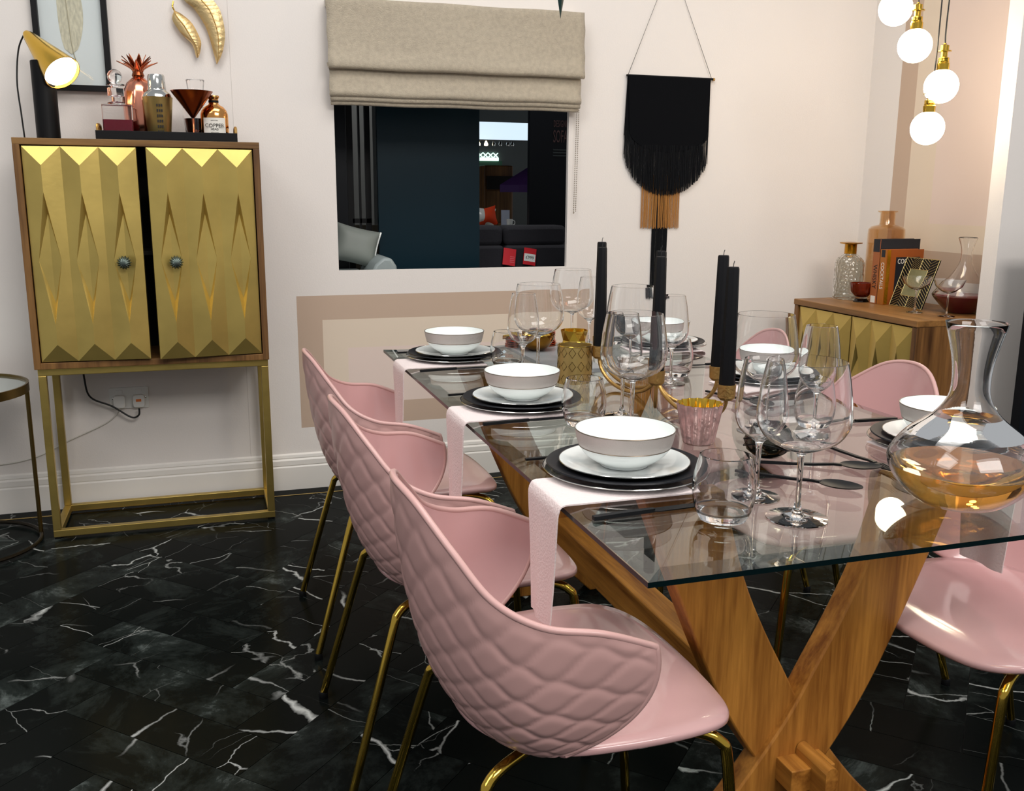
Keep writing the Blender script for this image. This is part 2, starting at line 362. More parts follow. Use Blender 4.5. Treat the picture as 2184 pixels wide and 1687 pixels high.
# herringbone planks, at 45 degrees to the walls
PW, PL = 0.14, 0.56
plank_me = MB().box(-PL/2+0.0008, PL/2-0.0008, -PW/2+0.0008, PW/2-0.0008, -0.004, 0.0).mesh('plank', m_marble, False)
def clip_poly(poly, ymax):
    out = []
    for i in range(len(poly)):
        a, b = poly[i], poly[(i+1) % len(poly)]
        ia, ib = a[1] <= ymax, b[1] <= ymax
        if ia: out.append(a)
        if ia != ib:
            t = (ymax-a[1])/(b[1]-a[1]); out.append((a[0]+t*(b[0]-a[0]), ymax))
    return out
def seen(pts, mx=160):
    for p in pts:
        q = project((p[0], p[1], 0))
        if q and -mx < q[0] < W_PX+mx and -mx < q[1] < H_PX+mx+240: return True
    return False
nplank = 0
r45 = math.radians(45)
rest = MB()
for i in range(-60, 60):
    for j in range(-14, 14):
        # two interlocking families of the herringbone lattice
        for fam in (0, 1):
            # lattice in the rotated frame: step (PW,PW) diagonal, repeat 2*PL
            u0 = i*PW + j*2*PL; v0 = i*PW
            if fam == 0: cxr, cyr, ang = u0+PL/2, v0+PW/2, 0.0
            else: cxr, cyr, ang = u0+PL+PW/2, v0+PW-PL/2+0.0, PI/2
            wx = 0.1+cxr*math.cos(r45)-cyr*math.sin(r45); wy = 2.84+cxr*math.sin(r45)+cyr*math.cos(r45)
            if not (-3.0 < wx < RX+0.3 and -2.2 < wy < 4.3): continue
            a = ang+r45
            cs = [(wx+dx*math.cos(a)-dy*math.sin(a), wy+dx*math.sin(a)+dy*math.cos(a)) for dx, dy in ((-PL/2,-PW/2),(PL/2,-PW/2),(PL/2,PW/2),(-PL/2,PW/2))]
            ymax = max(c[1] for c in cs)
            if min(c[1] for c in cs) > 3.9: continue
            if not seen(cs+[(wx, wy)]):
                po = clip_poly(cs, 3.911)
                if len(po) > 2: rest.prism([(p[0], p[1]) for p in po], -0.004, 0.0, 'XY')
                continue
            if ymax <= 3.911:
                o = bpy.data.objects.new('plank', plank_me); col.objects.link(o)
                o.location = (wx, wy, 0); o.rotation_euler = (0, 0, a)
            else:
                po = clip_poly(cs, 3.911)
                if len(po) < 3: continue
                loc = [((p[0]-wx)*math.cos(-a)-(p[1]-wy)*math.sin(-a), (p[0]-wx)*math.sin(-a)+(p[1]-wy)*math.cos(-a)) for p in po]
                o = MB().prism(loc, -0.004, 0.0, 'XY').build('plank', m_marble, None, False)
                o.location = (wx, wy, 0); o.rotation_euler = (0, 0, a)
            o.parent = fl; nplank += 1
ro = rest.build('plank_field', m_marble, fl, False); ro['kind'] = 'stuff'
print('planks', nplank)
for k in range(8):
    x0 = -3.2+k*0.79
    o = MB().box(x0+0.001, min(x0+0.789, RX), 3.9228, BW, -0.004, 0.0).build('border_plank', m_marble, fl, False)

def cell_wall(name, us, ws, fn, plane, pos, thick, mats, label):
    """a wall sheet cut along the given lines; fn picks the paint of each cell (None = opening)"""
    b = MB()
    for i in range(len(us)-1):
        for k in range(len(ws)-1):
            mi = fn((us[i]+us[i+1])/2, (ws[k]+ws[k+1])/2)
            if mi is None: continue
            if plane == 'Y': b.add([(us[i],pos,ws[k]),(us[i+1],pos,ws[k]),(us[i+1],pos,ws[k+1]),(us[i],pos,ws[k+1])], [(0,1,2,3)], mi)
            else: b.add([(pos,us[i],ws[k]),(pos,us[i+1],ws[k]),(pos,us[i+1],ws[k+1]),(pos,us[i],ws[k+1])], [(0,3,2,1)], mi)
    me = bpy.data.meshes.new(name); me.from_pydata(b.v, [], b.f)
    for m in mats: me.materials.append(m)
    me.polygons.foreach_set('material_index', b.mi)
    bm = bmesh.new(); bm.from_mesh(me); bmesh.ops.remove_doubles(bm, verts=bm.verts, dist=1e-5); bm.to_mesh(me); bm.free()
    o = bpy.data.objects.new(name, me); col.objects.link(o)
    md = o.modifiers.new('solid', 'SOLIDIFY'); md.thickness = thick; md.offset = -1.0 if plane == 'Y' else -1.0
    struct(o, label); return o
WX0, WX1, WZ0, WZ1 = 0.523, 1.533, 0.926, 1.90
def paint_back(u, w):
    if WX0 < u < WX1 and WZ0 < w < WZ1: return None
    if 0.345 < u < 1.68 and 0.265 < w < 0.824:
        if 0.448 < u < 1.59 and 0.36 < w < 0.722:
            return 3 if (0.551 < u < 1.49 and w < 0.60 and w > 0.0) else 2
        return 1
    if 0.1305 < u < 0.1325: return 4
    return 0
cell_wall('wall_back', [-3.2, 0.1305, 0.1325, 0.345, 0.448, WX0, 0.551, 1.49, WX1, 1.59, 1.68, RX+0.05], [0, 0.265, 0.36, 0.60, 0.722, 0.824, WZ0, WZ1, TOPZ],
          paint_back, 'Y', BW, 0.022, [m_wall, m_taupe, m_cream, m_blush, m_seam], 'cream white back wall with a painted taupe rectangle under the window')
def paint_right(u, w):
    if u < 3.797 and w > 0.886:
        if u < 3.69 and w > 1.007: return 3 if (u < 3.53 and w > 1.125) else 2
        return 1
    return 0
cell_wall('wall_right', [2.95, 3.53, 3.69, 3.797, BW], [0, 0.886, 1.007, 1.125, TOPZ], paint_right, 'X', RX, 0.03, [m_wall, m_taupe, m_cream, m_blush], 'right hand wall painted with nested taupe, cream and blush rectangles')
struct(MB().box(2.827, RX+0.03, 2.88, 2.95, 0, TOPZ).build('wall_return', m_wall, None, False), 'white wall end beside the sideboard')
struct(MB().box(2.80, 3.6, 2.66, 2.70, 0, 1.1).build('wall_panel', m_navy, None, False), 'dark navy panel at the right edge')

# skirting with two grooves
sk = [(0,0),(-0.016,0),(-0.016,0.098),(-0.012,0.104),(-0.014,0.108),(-0.014,0.128),(-0.008,0.135),(-0.010,0.139),(-0.008,0.150),(0,0.156)]
b = MB().prism([(BW+y, z) for y, z in sk], -3.2, RX, 'YZ'); struct(b.build('baseboard_back', m_skirt, None, True, 20), 'white moulded skirting along the back wall')
b = MB().prism([(RX+y, z) for y, z in sk], 2.95, BW-0.016, 'XZ'); struct(b.build('baseboard_right', m_skirt, None, True, 20), 'white moulded skirting along the right wall')

# ------------------------------------------------------------------ glass dining table
TX0, TX1, TY0, TY1, TZ = 0.532, 1.505, 1.068, 3.04, 0.75
T = thing('dining_table', 'glass topped dining table on crossed curved oak legs', 'table', (0, 0, 0))
TH = 0.012; BV = 0.035
b = MB()
o_ = [(TX0,TY0),(TX1,TY0),(TX1,TY1),(TX0,TY1)]; i_ = [(TX0+BV,TY0+BV),(TX1-BV,TY0+BV),(TX1-BV,TY1-BV),(TX0+BV,TY1-BV)]
vs = [(x,y,TZ-0.004) for x,y in o_]+[(x,y,TZ) for x,y in i_]+[(x,y,TZ-TH) for x,y in o_]
b.add(vs, [(4,5,6,7)], 0)
b.add(vs, [(0,1,5,4),(1,2,6,5),(2,3,7,6),(3,0,4,7)], 1)
b.add(vs, [(8,11,10,9)], 0)
b.add(vs, [(0,8,9,1),(1,9,10,2),(2,10,11,3),(3,11,8,0)], 2)
me = bpy.data.meshes.new('glass_top'); me.from_pydata(b.v, [], b.f)
for m in (m_sheet, m_bevel, m_edge): me.materials.append(m)
me.polygons.foreach_set('material_index', b.mi); me.update()
gt = bpy.data.objects.new('glass_top', me); col.objects.link(gt); gt.parent = T; gt['label'] = 'clear bevelled glass top with dark green edge'

def curved_leg(name, y0, y1, mirror):
    L_ = [(0.690,0.7375),(0.751,0.582),(0.833,0.388),(0.892,0.273),(0.963,0.168),(1.040,0.075),(1.115,0.0)]
    R_ = [(0.845,0.7375),(0.892,0.580),(0.939,0.473),(0.994,0.371),(1.048,0.274),(1.135,0.156),(1.199,0.082),(1.285,0.0)]
    Ls = [(p.x, p.y) for p in spline([(x, z, 0) for x, z in L_], 5)]; Rs = [(p.x, p.y) for p in spline([(x, z, 0) for x, z in R_], 5)]
    n = 26
    def samp(c, t):
        s_ = t*(len(c)-1); k = min(int(s_), len(c)-2); f = s_-k
        return (c[k][0]*(1-f)+c[k+1][0]*f, c[k][1]*(1-f)+c[k+1][1]*f)
    A = [samp(Ls, i/n) for i in range(n+1)]; B_ = [samp(Rs, i/n) for i in range(n+1)]
    if mirror:
        cxm = 1.021
        A = [(2*cxm-x, z) for x, z in A]; B_ = [(2*cxm-x, z) for x, z in B_]
    b = MB(); vs = []; fs = []
    for a, c in zip(A, B_): vs += [(a[0],y0,a[1]),(c[0],y0,c[1]),(c[0],y1,c[1]),(a[0],y1,a[1])]
    for i in range(n):
        for k in range(4): fs.append((4*i+k, 4*i+(k+1) % 4, 4*i+4+(k+1) % 4, 4*i+4+k))
    fs += [(0,1,2,3), (4*n+3,4*n+2,4*n+1,4*n)]
    b.add(vs, fs); return b.build(name, m_oak, T, True, 30, bevel=0.004)
curved_leg('leg', 1.410, 1.462, False); curved_leg('leg', 1.396, 1.448, True)
curved_leg('leg', 2.648, 2.700, False); curved_leg('leg', 2.662, 2.714, True)
MB().box(0.985, 1.057, 1.42, 2.69, 0.165, 0.255).build('stretcher', m_oaky, T, False, bevel=0.004)
for ya, yb, yw0, yw1 in ((1.345, 1.42, 1.300, 1.394), (2.69, 2.765, 2.716, 2.81)):
    MB().box(0.980, 1.074, ya, yb, 0.155, 0.202).build('tenon', m_oaky, T, False, bevel=0.002)
    MB().prism([(1.021, 0.10), (1.047, 0.10), (1.047, 0.216)]+arc((1.034, 0.214), 0.013, 0.15, PI-0.15, 8)+[(1.021, 0.216)], yw0, yw1, 'XZ').build('wedge', m_oaky, T, True, 40, bevel=0.001)

# ------------------------------------------------------------------ pink shell chairs
def lerp_keys(keys, u):
    n = len(keys)-1; s_ = min(max(u, 0), 1)*n; i = min(int(s_), n-1); t = s_-i
    p0 = keys[max(i-1, 0)] if i > 0 else Vector((keys[1].x, -keys[1].y, keys[1].z)); p1 = keys[i]; p2 = keys[i+1]; p3 = keys[min(i+2, n)]
    if i+2 > n: p3 = p2+(p2-p1)*0.6
    return 0.5*((2*p1)+(p2-p0)*t+(2*p0-5*p1+4*p2-p3)*t*t+(3*p1-p0-3*p2+p3)*t**3)
V_ = Vector
kT = [V_((-.240,0,.815)), V_((-.224,.085,.800)), V_((-.188,.162,.748)), V_((-.146,.222,.694)), V_((-.085,.260,.664)), V_((-.002,.279,.652)), V_((.080,.275,.620))]
kC = [V_((-.212,0,.452)), V_((-.205,.075,.452)), V_((-.182,.150,.452)), V_((-.142,.208,.455)), V_((-.085,.250,.460)), V_((.005,.272,.480)), V_((.104,.280,.515))]
kB = [V_((-.120,0,.424)), V_((-.118,.050,.424)), V_((-.108,.105,.425)), V_((-.092,.155,.427)), V_((-.070,.190,.430)), V_((-.050,.212,.434)), V_((-.036,.227,.440))]
def shell(u, v):
    a = abs(u); s_ = 1 if u >= 0 else -1
    B_, C_, T_ = lerp_keys(kB, a), lerp_keys(kC, a), lerp_keys(kT, a)
    p = (1-v)**2*B_+2*v*(1-v)*C_+v*v*T_
    return Vector((p.x, p.y*s_, p.z))
def shell_n(u, v):
    e = 0.012
    du = shell(min(u+e, 1), v)-shell(max(u-e, -1), v); dv = shell(u, min(v+e, 1))-shell(u, max(v-e, 0))
    n = du.cross(dv); n.normalize()
    return n
# outward check at the back centre: should point to -x
OUT = 1.0 if shell_n(0.0, 0.6).x < 0 else -1.0
def quilt(u, v):
    a = abs(u); ln = 0.42-0.22*a
    s_ = u*0.40; w = (v-0.0)*ln+0.16*a*0.3
    P_, L_ = 0.0255, 0.086
    k = round(w/P_); best = 1e9
    for kk in (k-1, k, k+1):
        c = kk*P_+(-1)**kk*0.49*P_*math.sin(2*PI*s_/L_); best = min(best, abs(w-c))
    h = min(best/(P_*0.55), 1.0); h = math.sin(h*PI/2)**0.8
    fade = min(1, (1-v)/0.05)*min(1, (1-a)/0.05)*min(1, v/0.06)
    return 0.0030*h*max(0, fade)
def chair_back():
    b = MB(); nu, nv = 190, 90; TK = 0.011
    outer = [[None]*(nu+1) for _ in range(nv+1)]; inner = [[None]*(nu+1) for _ in range(nv+1)]
    for j in range(nv+1):
        for i in range(nu+1):
            u = -1+2*i/nu; v = j/nv; p = shell(u, v); n = shell_n(u, v)*OUT
            outer[j][i] = p+n*(TK*0.5-0.0025+quilt(u, v)); inner[j][i] = p-n*(TK*0.5)
    vs = [p for row in outer for p in row]; no = len(vs); vs += [p for row in inner for p in row]; fo = []; fi = []
    id_ = lambda j, i: j*(nu+1)+i
    for j in range(nv):
        for i in range(nu):
            fo.append((id_(j,i), id_(j,i+1), id_(j+1,i+1), id_(j+1,i)))
            fi.append((no+id_(j,i), no+id_(j+1,i), no+id_(j+1,i+1), no+id_(j,i+1)))
    b.add(vs, fo, 0); k = len(b.f)
    b.f += [tuple(f) for f in fi]; b.mi += [1]*len(fi)
    # rolled rim round the free edge: up one wing, over the top, down the other
    path = [(-1, j/nv) for j in range(0, nv+1, 2)]+[(-1+2*i/nu, 1) for i in range(2, nu+1, 2)]+[(1, 1-j/nv) for j in range(2, nv+1, 2)]
    np_ = len(path); rim = MB().tube([shell(u, v)-shell_n(u, v)*OUT*0.001 for u, v in path], [0.0058*min(1, .5+min(k, np_-1-k)/14) for k in range(np_)], 8)
    return b, rim
bk, rim = chair_back()
back_me = bk.mesh('backrest', [m_pink, m_pinkg], True, 60); rim_me = rim.mesh('rim', m_pink, True, 60)
def seat_mesh():
    b = MB(); out = []
    half = [(-.150,.0),(-.148,.060),(-.135,.115),(-.105,.165),(-.060,.205),(-.020,.228),(.050,.237),(.130,.238),(.195,.230),(.240,.206),(.268,.160),(.280,.090),(.284,.0)]
    hs = [(p.x, p.y) for p in spline([(x, y, 0) for x, y in half], 4)]
    full = hs+[(x, -y) for x, y in hs[-2:0:-1]]
    n = len(full); K = 10
    def zt(x, y, f):
        z = 0.452-0.012*math.cos(min(1, math.hypot(x/.25, y/.24))*PI/2)
        if x > .17: z -= 0.020*((x-.17)/.11)**2
        return z
    vs = []; fs = []
    for r_ in range(K+1):
        f = r_/K
        for x, y in full: vs.append((x*f+0.04*(1-f), y*f, zt(x*f+0.04*(1-f), y*f, f)))
    for r_ in range(K):
        for i in range(n): fs.append((r_*n+i, r_*n+(i+1) % n, (r_+1)*n+(i+1) % n, (r_+1)*n+i))
    # rounded edge and underside
    base = len(vs)
    for q, (off, dz) in enumerate(((0.004,-0.004),(0.004,-0.011),(-0.001,-0.016),(-0.05,-0.016))):
        for x, y in full:
            d = math.hypot(x-0.04, y) or 1; z = zt(x, y, 1)
            vs.append((x+off*(x-0.04)/d, y+off*y/d, z+dz))
    prev = K*n
    for q in range(4):
        st = base+q*n
        for i in range(n): fs.append((prev+i, prev+(i+1) % n, st+(i+1) % n, st+i))
        prev = st
    fs.append(tuple(prev+i for i in range(n)))
    b.add(vs, fs); return b.mesh('seat', m_pinkg, True, 60)
seat_me = seat_mesh()
def leg_path(fx, s_):
    if fx > 0: P_ = [(.02, s_*.09, .420), (.12, s_*.15, .418), (.205, s_*.190, .414), (.236, s_*.205, .400), (.246, s_*.210, .375), (.258, s_*.215, .25), (.278, s_*.222, .012)]
    else: P_ = [(.0, s_*.09, .412), (-.06, s_*.14, .408), (-.115, s_*.172, .402), (-.140, s_*.184, .388), (-.152, s_*.190, .360), (-.195, s_*.203, .21), (-.252, s_*.218, .012)]
    return spline(P_, 6)
leg_mes = []; cap_mes = []
for fx in (1, -1):
    for s_ in (1, -1):
        p = leg_path(fx, s_); leg_mes.append(MB().tube(p, 0.0095, 12).mesh('leg', m_brass_s, True, 60))
        e = p[-1]; cap_mes.append(MB().lathe([(0,0),(.0112,0),(.0115,.014),(.0095,.018),(0,.018)], 12, (e.x, e.y, 0)).mesh('foot_cap', m_black))
def chair(label, loc, rz):
    t = thing('dining_chair', label, 'chair', loc, rz, 'pink dining chairs round the glass table')
    def ch(name, me, par):
        o = bpy.data.objects.new(name, me); col.objects.link(o); o.parent = par; return o
    bo = ch('backrest', back_me, t); ch('rim', rim_me, bo); ch('seat', seat_me, t)
    for lm, cm in zip(leg_mes, cap_mes):
        l = ch('leg', lm, t); ch('foot_cap', cm, l)
    return t
chair('pink quilted chair nearest the camera on the left of the glass table', (0.497, 1.40, 0), 0.0)
chair('middle one of the three pink quilted chairs in the left row', (0.475, 2.015, 0), 0.02)
chair('farthest pink quilted chair of the left row, by the back wall', (0.482, 2.655, 0), 0.0)
chair('pink chair on the right of the table nearest the camera, behind the oak leg', (1.535, 1.40, 0), PI)
chair('pink chair across the table with its back against the brass sideboard doors', (1.525, 2.04, 0), PI)
chair('far pink chair on the right half hidden behind tall black candles', (1.53, 2.66, 0), PI)

# ------------------------------------------------------------------ brass drinks cabinet
CX0, CX1, CY0, CY1, CZ0, CZ1 = -0.594, 0.203, 3.615, 3.96, 0.632, 1.417
C_ = thing('drinks_cabinet', 'tall brass drinks cabinet with faceted doors on an open metal stand', 'cabinet')
b = MB(); tw = 0.022
b.box(CX0, CX0+tw, CY0, CY1, CZ0, CZ1-tw); b.box(CX1-tw, CX1, CY0, CY1, CZ0, CZ1-tw); b.box(CX0+tw, CX1-tw, CY0, CY1, CZ0, CZ0+tw)
b.build('body', m_cabw, C_, False, bevel=0.0015)
MB().box(CX0, CX1, CY0, CY1, CZ1-tw, CZ1+0.0005).build('top', m_cabx, C_, False, bevel=0.0015)
bi = MB().box(CX0+tw, CX1-tw, CY1-0.03, CY1-0.02, CZ0+tw, CZ1-tw); bi.box(CX0+tw, CX1-tw, CY0+0.08, CY1-0.03, 1.02, 1.035)
bi.build('interior', m_dark_in, C_, False)
def facet(x0, x1, z0, z1, Hh, ta=0.085, lens=True):
    w = x1-x0; xm = (x0+x1)/2; h = z1-z0; zm = z0+h*0.48
    zA = z1-ta*h/0.74*0.74-0.0; zD = z0+ta*h
    zA = z1-ta*h; zB = z0+h*0.795; zC = z0+h*0.18
    pt = lambda dx, hh, z: (xm+dx*w, -Hh*hh, z)
    vs = [(x0,0,z1),(x1,0,z1),pt(0,1,zA),pt(0,1,zB), pt(-.30,.40,zm),pt(.03,.04,zB-.10*h),pt(.03,.04,zC+.10*h),pt(.30,.40,zm), pt(0,1,zC),pt(0,1,zD),(x0,0,z0),(x1,0,z0)]
    fs = [(0,2,1),(0,3,2),(1,2,3), (0,4,3),(1,3,7), (0,10,4),(1,7,11), (10,8,4),(7,8,11), (10,9,8),(8,9,11),(10,11,9),
          (3,4,5),(5,4,6),(4,8,6), (3,5,7),(5,6,7),(6,8,7)]
    b = MB(); b.add(vs, fs); return b
def door(name, parent, hx, hz, w, h, hinge, ang, ncol, knob_at=None, y=0.0, ta=0.085, rot0=0.0, thick=0.018, Hh=0.021):
    d = bpy.data.objects.new(name, None); col.objects.link(d); d.parent = parent; d.empty_display_size = 0.05
    d.location = (hx, y, hz); d.rotation_euler = (0, 0, ang+rot0)
    x0, x1 = (0, w) if hinge == 'L' else (-w, 0)
    MB().box(x0, x1, 0, thick, 0, h).build('door_panel', m_brass, d, False)
    cw = (x1-x0)/ncol
    for i in range(ncol):
        facet(x0+i*cw, x0+(i+1)*cw, 0, h, Hh, ta).build('facet_panel', m_relief, d, False)
    if knob_at:
        kx, kz = knob_at
        rf = lambda a, z: 1+0.13*math.cos(14*a)
        MB().lathe([(0,0.036),(.006,.036),(.016,.032),(.022,.024),(.0215,.019),(.008,.014),(.007,0.0)], 56, rfun=rf, M=Matrix.Translation((kx, -0.012, kz)) @ Matrix.Rotation(PI/2, 4, 'X')).build('knob', m_pewter, d)
    return d
dz0, dz1 = CZ0+tw+0.004, CZ1-tw-0.004
door('door', C_, CX0+tw+0.004, dz0, 0.360, dz1-dz0, 'L', math.radians(-4), 3, (0.300, 0.345), y=CY0+0.006)
door('door', C_, CX1-tw-0.004, dz0, 0.356, dz1-dz0, 'R', math.radians(8), 3, (-0.285, 0.345), y=CY0+0.006)
# open stand of square brass tube
sb = 0.026; sx0, sx1, sy0, sy1 = -0.587, 0.199, 3.632, 3.955
st_ = thing_stand = bpy.data.objects.new('stand', None); col.objects.link(st_); st_.parent = C_
for zz in (0.008, CZ0-sb):
    for y_ in (sy0, sy1-sb): MB().box(sx0, sx1, y_, y_+sb, zz, zz+sb).build('rail', m_brass, st_, False, bevel=0.002)
    for x_ in (sx0, sx1-sb): MB().box(x_, x_+sb, sy0+sb, sy1-sb, zz, zz+sb).build('rail', m_brass, st_, False, bevel=0.002)
for x_ in (sx0, sx1-sb):
    for y_ in (sy0, sy1-sb):
        MB().box(x_, x_+sb, y_, y_+sb, 0.008+sb, CZ0-sb).build('post', m_brass, st_, False, bevel=0.002)
        MB().box(x_+.003, x_+sb-.003, y_+.003, y_+sb-.003, 0, 0.008).build('glide', m_black, st_, False)

# ------------------------------------------------------------------ brass fronted sideboard
SX0, SX1, SY0, SY1, SZ = 2.566, 3.045, 2.963, 3.775, 0.78
S_ = thing('sideboard', 'low wooden sideboard with faceted brass doors in the right corner', 'sideboard')
MB().box(SX0, SX1, SY0, SY1, SZ-0.026, SZ).build('top', m_sidey, S_, False, bevel=0.003)
b = MB(); b.box(SX0+0.004, SX1, SY0+.002, SY0+0.03, 0.22, SZ-0.026); b.box(SX0+0.004, SX1, SY1-0.03, SY1-.002, 0.22, SZ-0.026); b.box(SX0+0.004, SX1, SY0+0.03, SY1-0.03, 0.22, 0.25); b.box(SX1-0.02, SX1, SY0+0.03, SY1-0.03, 0.25, SZ-0.026)
b.build('body', m_side, S_, False, bevel=0.002)
for k in range(2):
    y1_ = SY1-0.034-k*0.377
    # a door facing -x: local x runs towards -y
    door('door', S_, 0, 0.256, 0.371, SZ-0.032-0.256, 'L', 0, 3, None, rot0=-PI/2, ta=0.17).location = (SX0+0.012, y1_, 0.256)
for x_ in (SX0+0.02, SX1-0.05):
    for y_ in (SY0+0.02, SY1-0.05): MB().box(x_, x_+0.03, y_, y_+0.03, 0, 0.22).build('leg', m_brass, S_, False, bevel=0.002)

# ------------------------------------------------------------------ round side table at the left edge
t = thing('side_table', 'round brass side table with mirrored top at the left edge', 'table', (-0.872, 3.63, 0))
MB().lathe([(0.245,.578),(0,.578)], 48).build('mirror_top', m_mirror, t)
MB().lathe([(.246,.555),(.252,.555),(.252,.586),(.246,.586),(.246,.555)], 56).build('rim', m_oldbrass, t, True, 30)
for k in range(3):
    a = math.radians(15+120*k); x_, y_ = 0.243*math.cos(a), 0.243*math.sin(a)
    MB().tube([(x_, y_, 0.0), (x_, y_, 0.556)], 0.0075, 10).build('leg', m_oldbrass, t)
MB().tube([(.243*math.cos(2*PI*k/48), .243*math.sin(2*PI*k/48), .012) for k in range(48)], .007, 8, closed=True).build('foot_ring', mat('dark_bronze', rgb(40,34,24), .4, .8), t)

# ------------------------------------------------------------------ wall socket and leads
t = thing('wall_socket', 'white double wall socket with two plugs under the cabinet', 'socket', (-0.325, BW, 0.437))
MB().prism(rrect(-.073, .073, -.043, .043, .006), -.009, 0, 'XZ').build('plate', m_white, t, False, bevel=.0015)
for kx, m_l in ((-.036, False), (.036, True)):
    p = MB().prism(rrect(kx-.022, kx+.022, -.036, .014, .010), -.035, -.009, 'XZ').build('plug', m_white, t, False, bevel=.003)
    if m_l: MB().box(kx-.010, kx+.010, -.0362, -.0348, -.012, -.002).build('orange_label', mat('orange_label', rgb(226,120,50), .6), p, False)
    MB().box(kx-.012, kx+.012, -.0125, -.009, .018, .034).build('switch', m_white, t, False, bevel=.001)
for kx in (-.06, .06): MB().lathe([(0,-.0015),(.004,0),(.004,.004)], 12, M=Matrix.Translation((kx, -.010, 0)) @ Matrix.Rotation(-PI/2, 4, 'X')).build('screw', m_silver, t)
tag(MB().tube(spline([(-.481, 3.968, .645), (-.479, 3.968, .53), (-.462, 3.965, .455), (-.387, 3.966, .414), (-.321, 3.966, .366), (-.292, 3.967, .372), (-.289, 3.972, .398)], 8), .0036, 8).build('power_lead', m_cord), 'black power lead hanging from the cabinet to the wall socket', 'cable')
tag(MB().tube(spline([(-.361, 3.98, .398), (-.375, 3.995, .375), (-.425, 4.003, .335), (-.552, 4.003, .280), (-.675, 4.003, .222), (-.809, 4.003, .199), (-1.0, 4.003, .205)], 8), .0026, 8).build('white_lead', mat('white_cable', rgb(206,202,192), .5)), 'thin white cable running left along the wall from the socket', 'cable')

# ------------------------------------------------------------------ place settings
Z0 = TZ
napkin_t = 0.003
def napkin(label, xe, yc, side, hang, w=0.15, bulge=0.0, reach=0.235):
    """folded linen running from under the plates over the table edge; side -1 = left edge, +1 = right edge"""
    b = MB(); n = []
    prof = [(-side*reach, Z0+napkin_t), (-side*0.03, Z0+napkin_t), (side*0.004, Z0+napkin_t-0.001), (side*0.011, Z0-0.008), (side*0.0125, Z0-0.03), (side*0.012, Z0-hang*0.5), (side*0.014, Z0-hang)]
    prof = [(p.x, p.y) for p in spline([(x, z, 0) for x, z in prof], 5)]
    NV = 14
    def pt(i, j, off):
        x, z = prof[i]; t_ = j/NV-0.5; y = yc+t_*w
        k = min(1, max(0, (Z0-z)/hang)); y = yc+t_*w*(1-0.30*k)
        ripple = 0.0035*math.sin(t_*9+1)*k
        return (xe+x+side*(off+ripple) if z < Z0-0.005 else xe+x, y, z+(off if z >= Z0-0.005 else 0))
    m = len(prof); vs = []; fs = []
    for off in (0.0, 0.0026):
        for i in range(m):
            for j in range(NV+1): vs.append(pt(i, j, off))
    q = m*(NV+1); id2 = lambda l, i, j: l*q+i*(NV+1)+j
    for l in (0, 1):
        for i in range(m-1):
            for j in range(NV): fs.append((id2(l,i,j), id2(l,i,j+1), id2(l,i+1,j+1), id2(l,i+1,j)))
    for i in range(m-1):
        for j in (0, NV): fs.append((id2(0,i,j), id2(0,i+1,j), id2(1,i+1,j), id2(1,i,j)))
    for j in range(NV):
        for i in (0, m-1): fs.append((id2(0,i,j), id2(0,i,j+1), id2(1,i,j+1), id2(1,i,j)))
    b.add(vs, fs)
    return tag(b.build('napkin', m_linen, None, True, 50), label, 'napkin', 'pink napkins under the place settings')
def plate_prof(r, z, lip, foot): return [(0, z), (foot, z), (foot+0.003, z+0.002), (r*0.72, z+lip*0.35), (r, z+lip), (r-0.0015, z+lip+0.0022), (r*0.72, z+lip*0.35+0.003), (foot, z+0.004), (0, z+0.0038)]
def setting(where, x, y):
    z = Z0+0.0062
    # glass underplate with silver edge
    o = thing('charger_plate', 'clear glass charger plate with silver edge at the '+where, 'plate', (x, y, z), 0, 'glass charger plates')
    MB().lathe(plate_prof(0.1475, 0, 0.009, 0.09), 64).build('dish', m_glass, o); MB().tube([(0.1468*math.cos(2*PI*k/64), 0.1468*math.sin(2*PI*k/64), 0.0102) for k in range(64)], 0.0012, 6, closed=True).build('silver_edge', m_silver, o)
    z += 0.0042
    tag(MB().lathe(plate_prof(0.1415, 0, 0.013, 0.095), 64).build('black_plate', m_blackpl, loc=(x, y, z)), 'matte black dinner plate at the '+where, 'plate', 'black dinner plates')
    z += 0.0042
    o = thing('side_plate', 'white china plate with platinum rim at the '+where, 'plate', (x, y, z), 0, 'white plates on the black plates')
    MB().lathe([(0,0),(.066,0),(.070,.003),(.078,.0042),(.118,.0135),(.117,.0152),(.078,.0070),(.070,.0046),(0,.0040)], 64).build('dish', m_china, o); MB().tube([(0.1178*math.cos(2*PI*k/64), 0.1178*math.sin(2*PI*k/64), 0.0146) for k in range(64)], 0.0009, 6, closed=True).build('platinum_rim', m_silver, o)
    z += 0.0044
    o = thing('bowl', 'white china bowl with pearl grey band at the '+where, 'bowl', (x, y, z), 0, 'white banded bowls')
    pr = [(0,0),(.040,0),(.042,.004),(.052,.008),(.070,.020),(.0815,.035),(.0875,.052),(.0900,.068),(.0885,.0688),(.0855,.052),(.079,.037),(.068,.023),(.050,.012),(0,.0075)]
    MB().lathe([(p.x, p.y) for p in spline([(r, h, 0) for r, h in pr[:8]], 4)]+[(p.x, p.y) for p in spline([(r, h, 0) for r, h in pr[8:]], 4)], 64).build('bowl_body', m_china, o)
    MB().lathe([(.0832,.038),(.0868,.048),(.0893,.060),(.0905,.0672)], 64).build('band', m_band, o)
    for rr, hh in ((.0832,.038),(.0902,.0682)): MB().tube([(rr*math.cos(2*PI*k/64), rr*math.sin(2*PI*k/64), hh) for k in range(64)], 0.0009, 6, closed=True).build('metal_line', mat('dull_platinum', rgb(120,108,94), .35, .8), o)
    return o
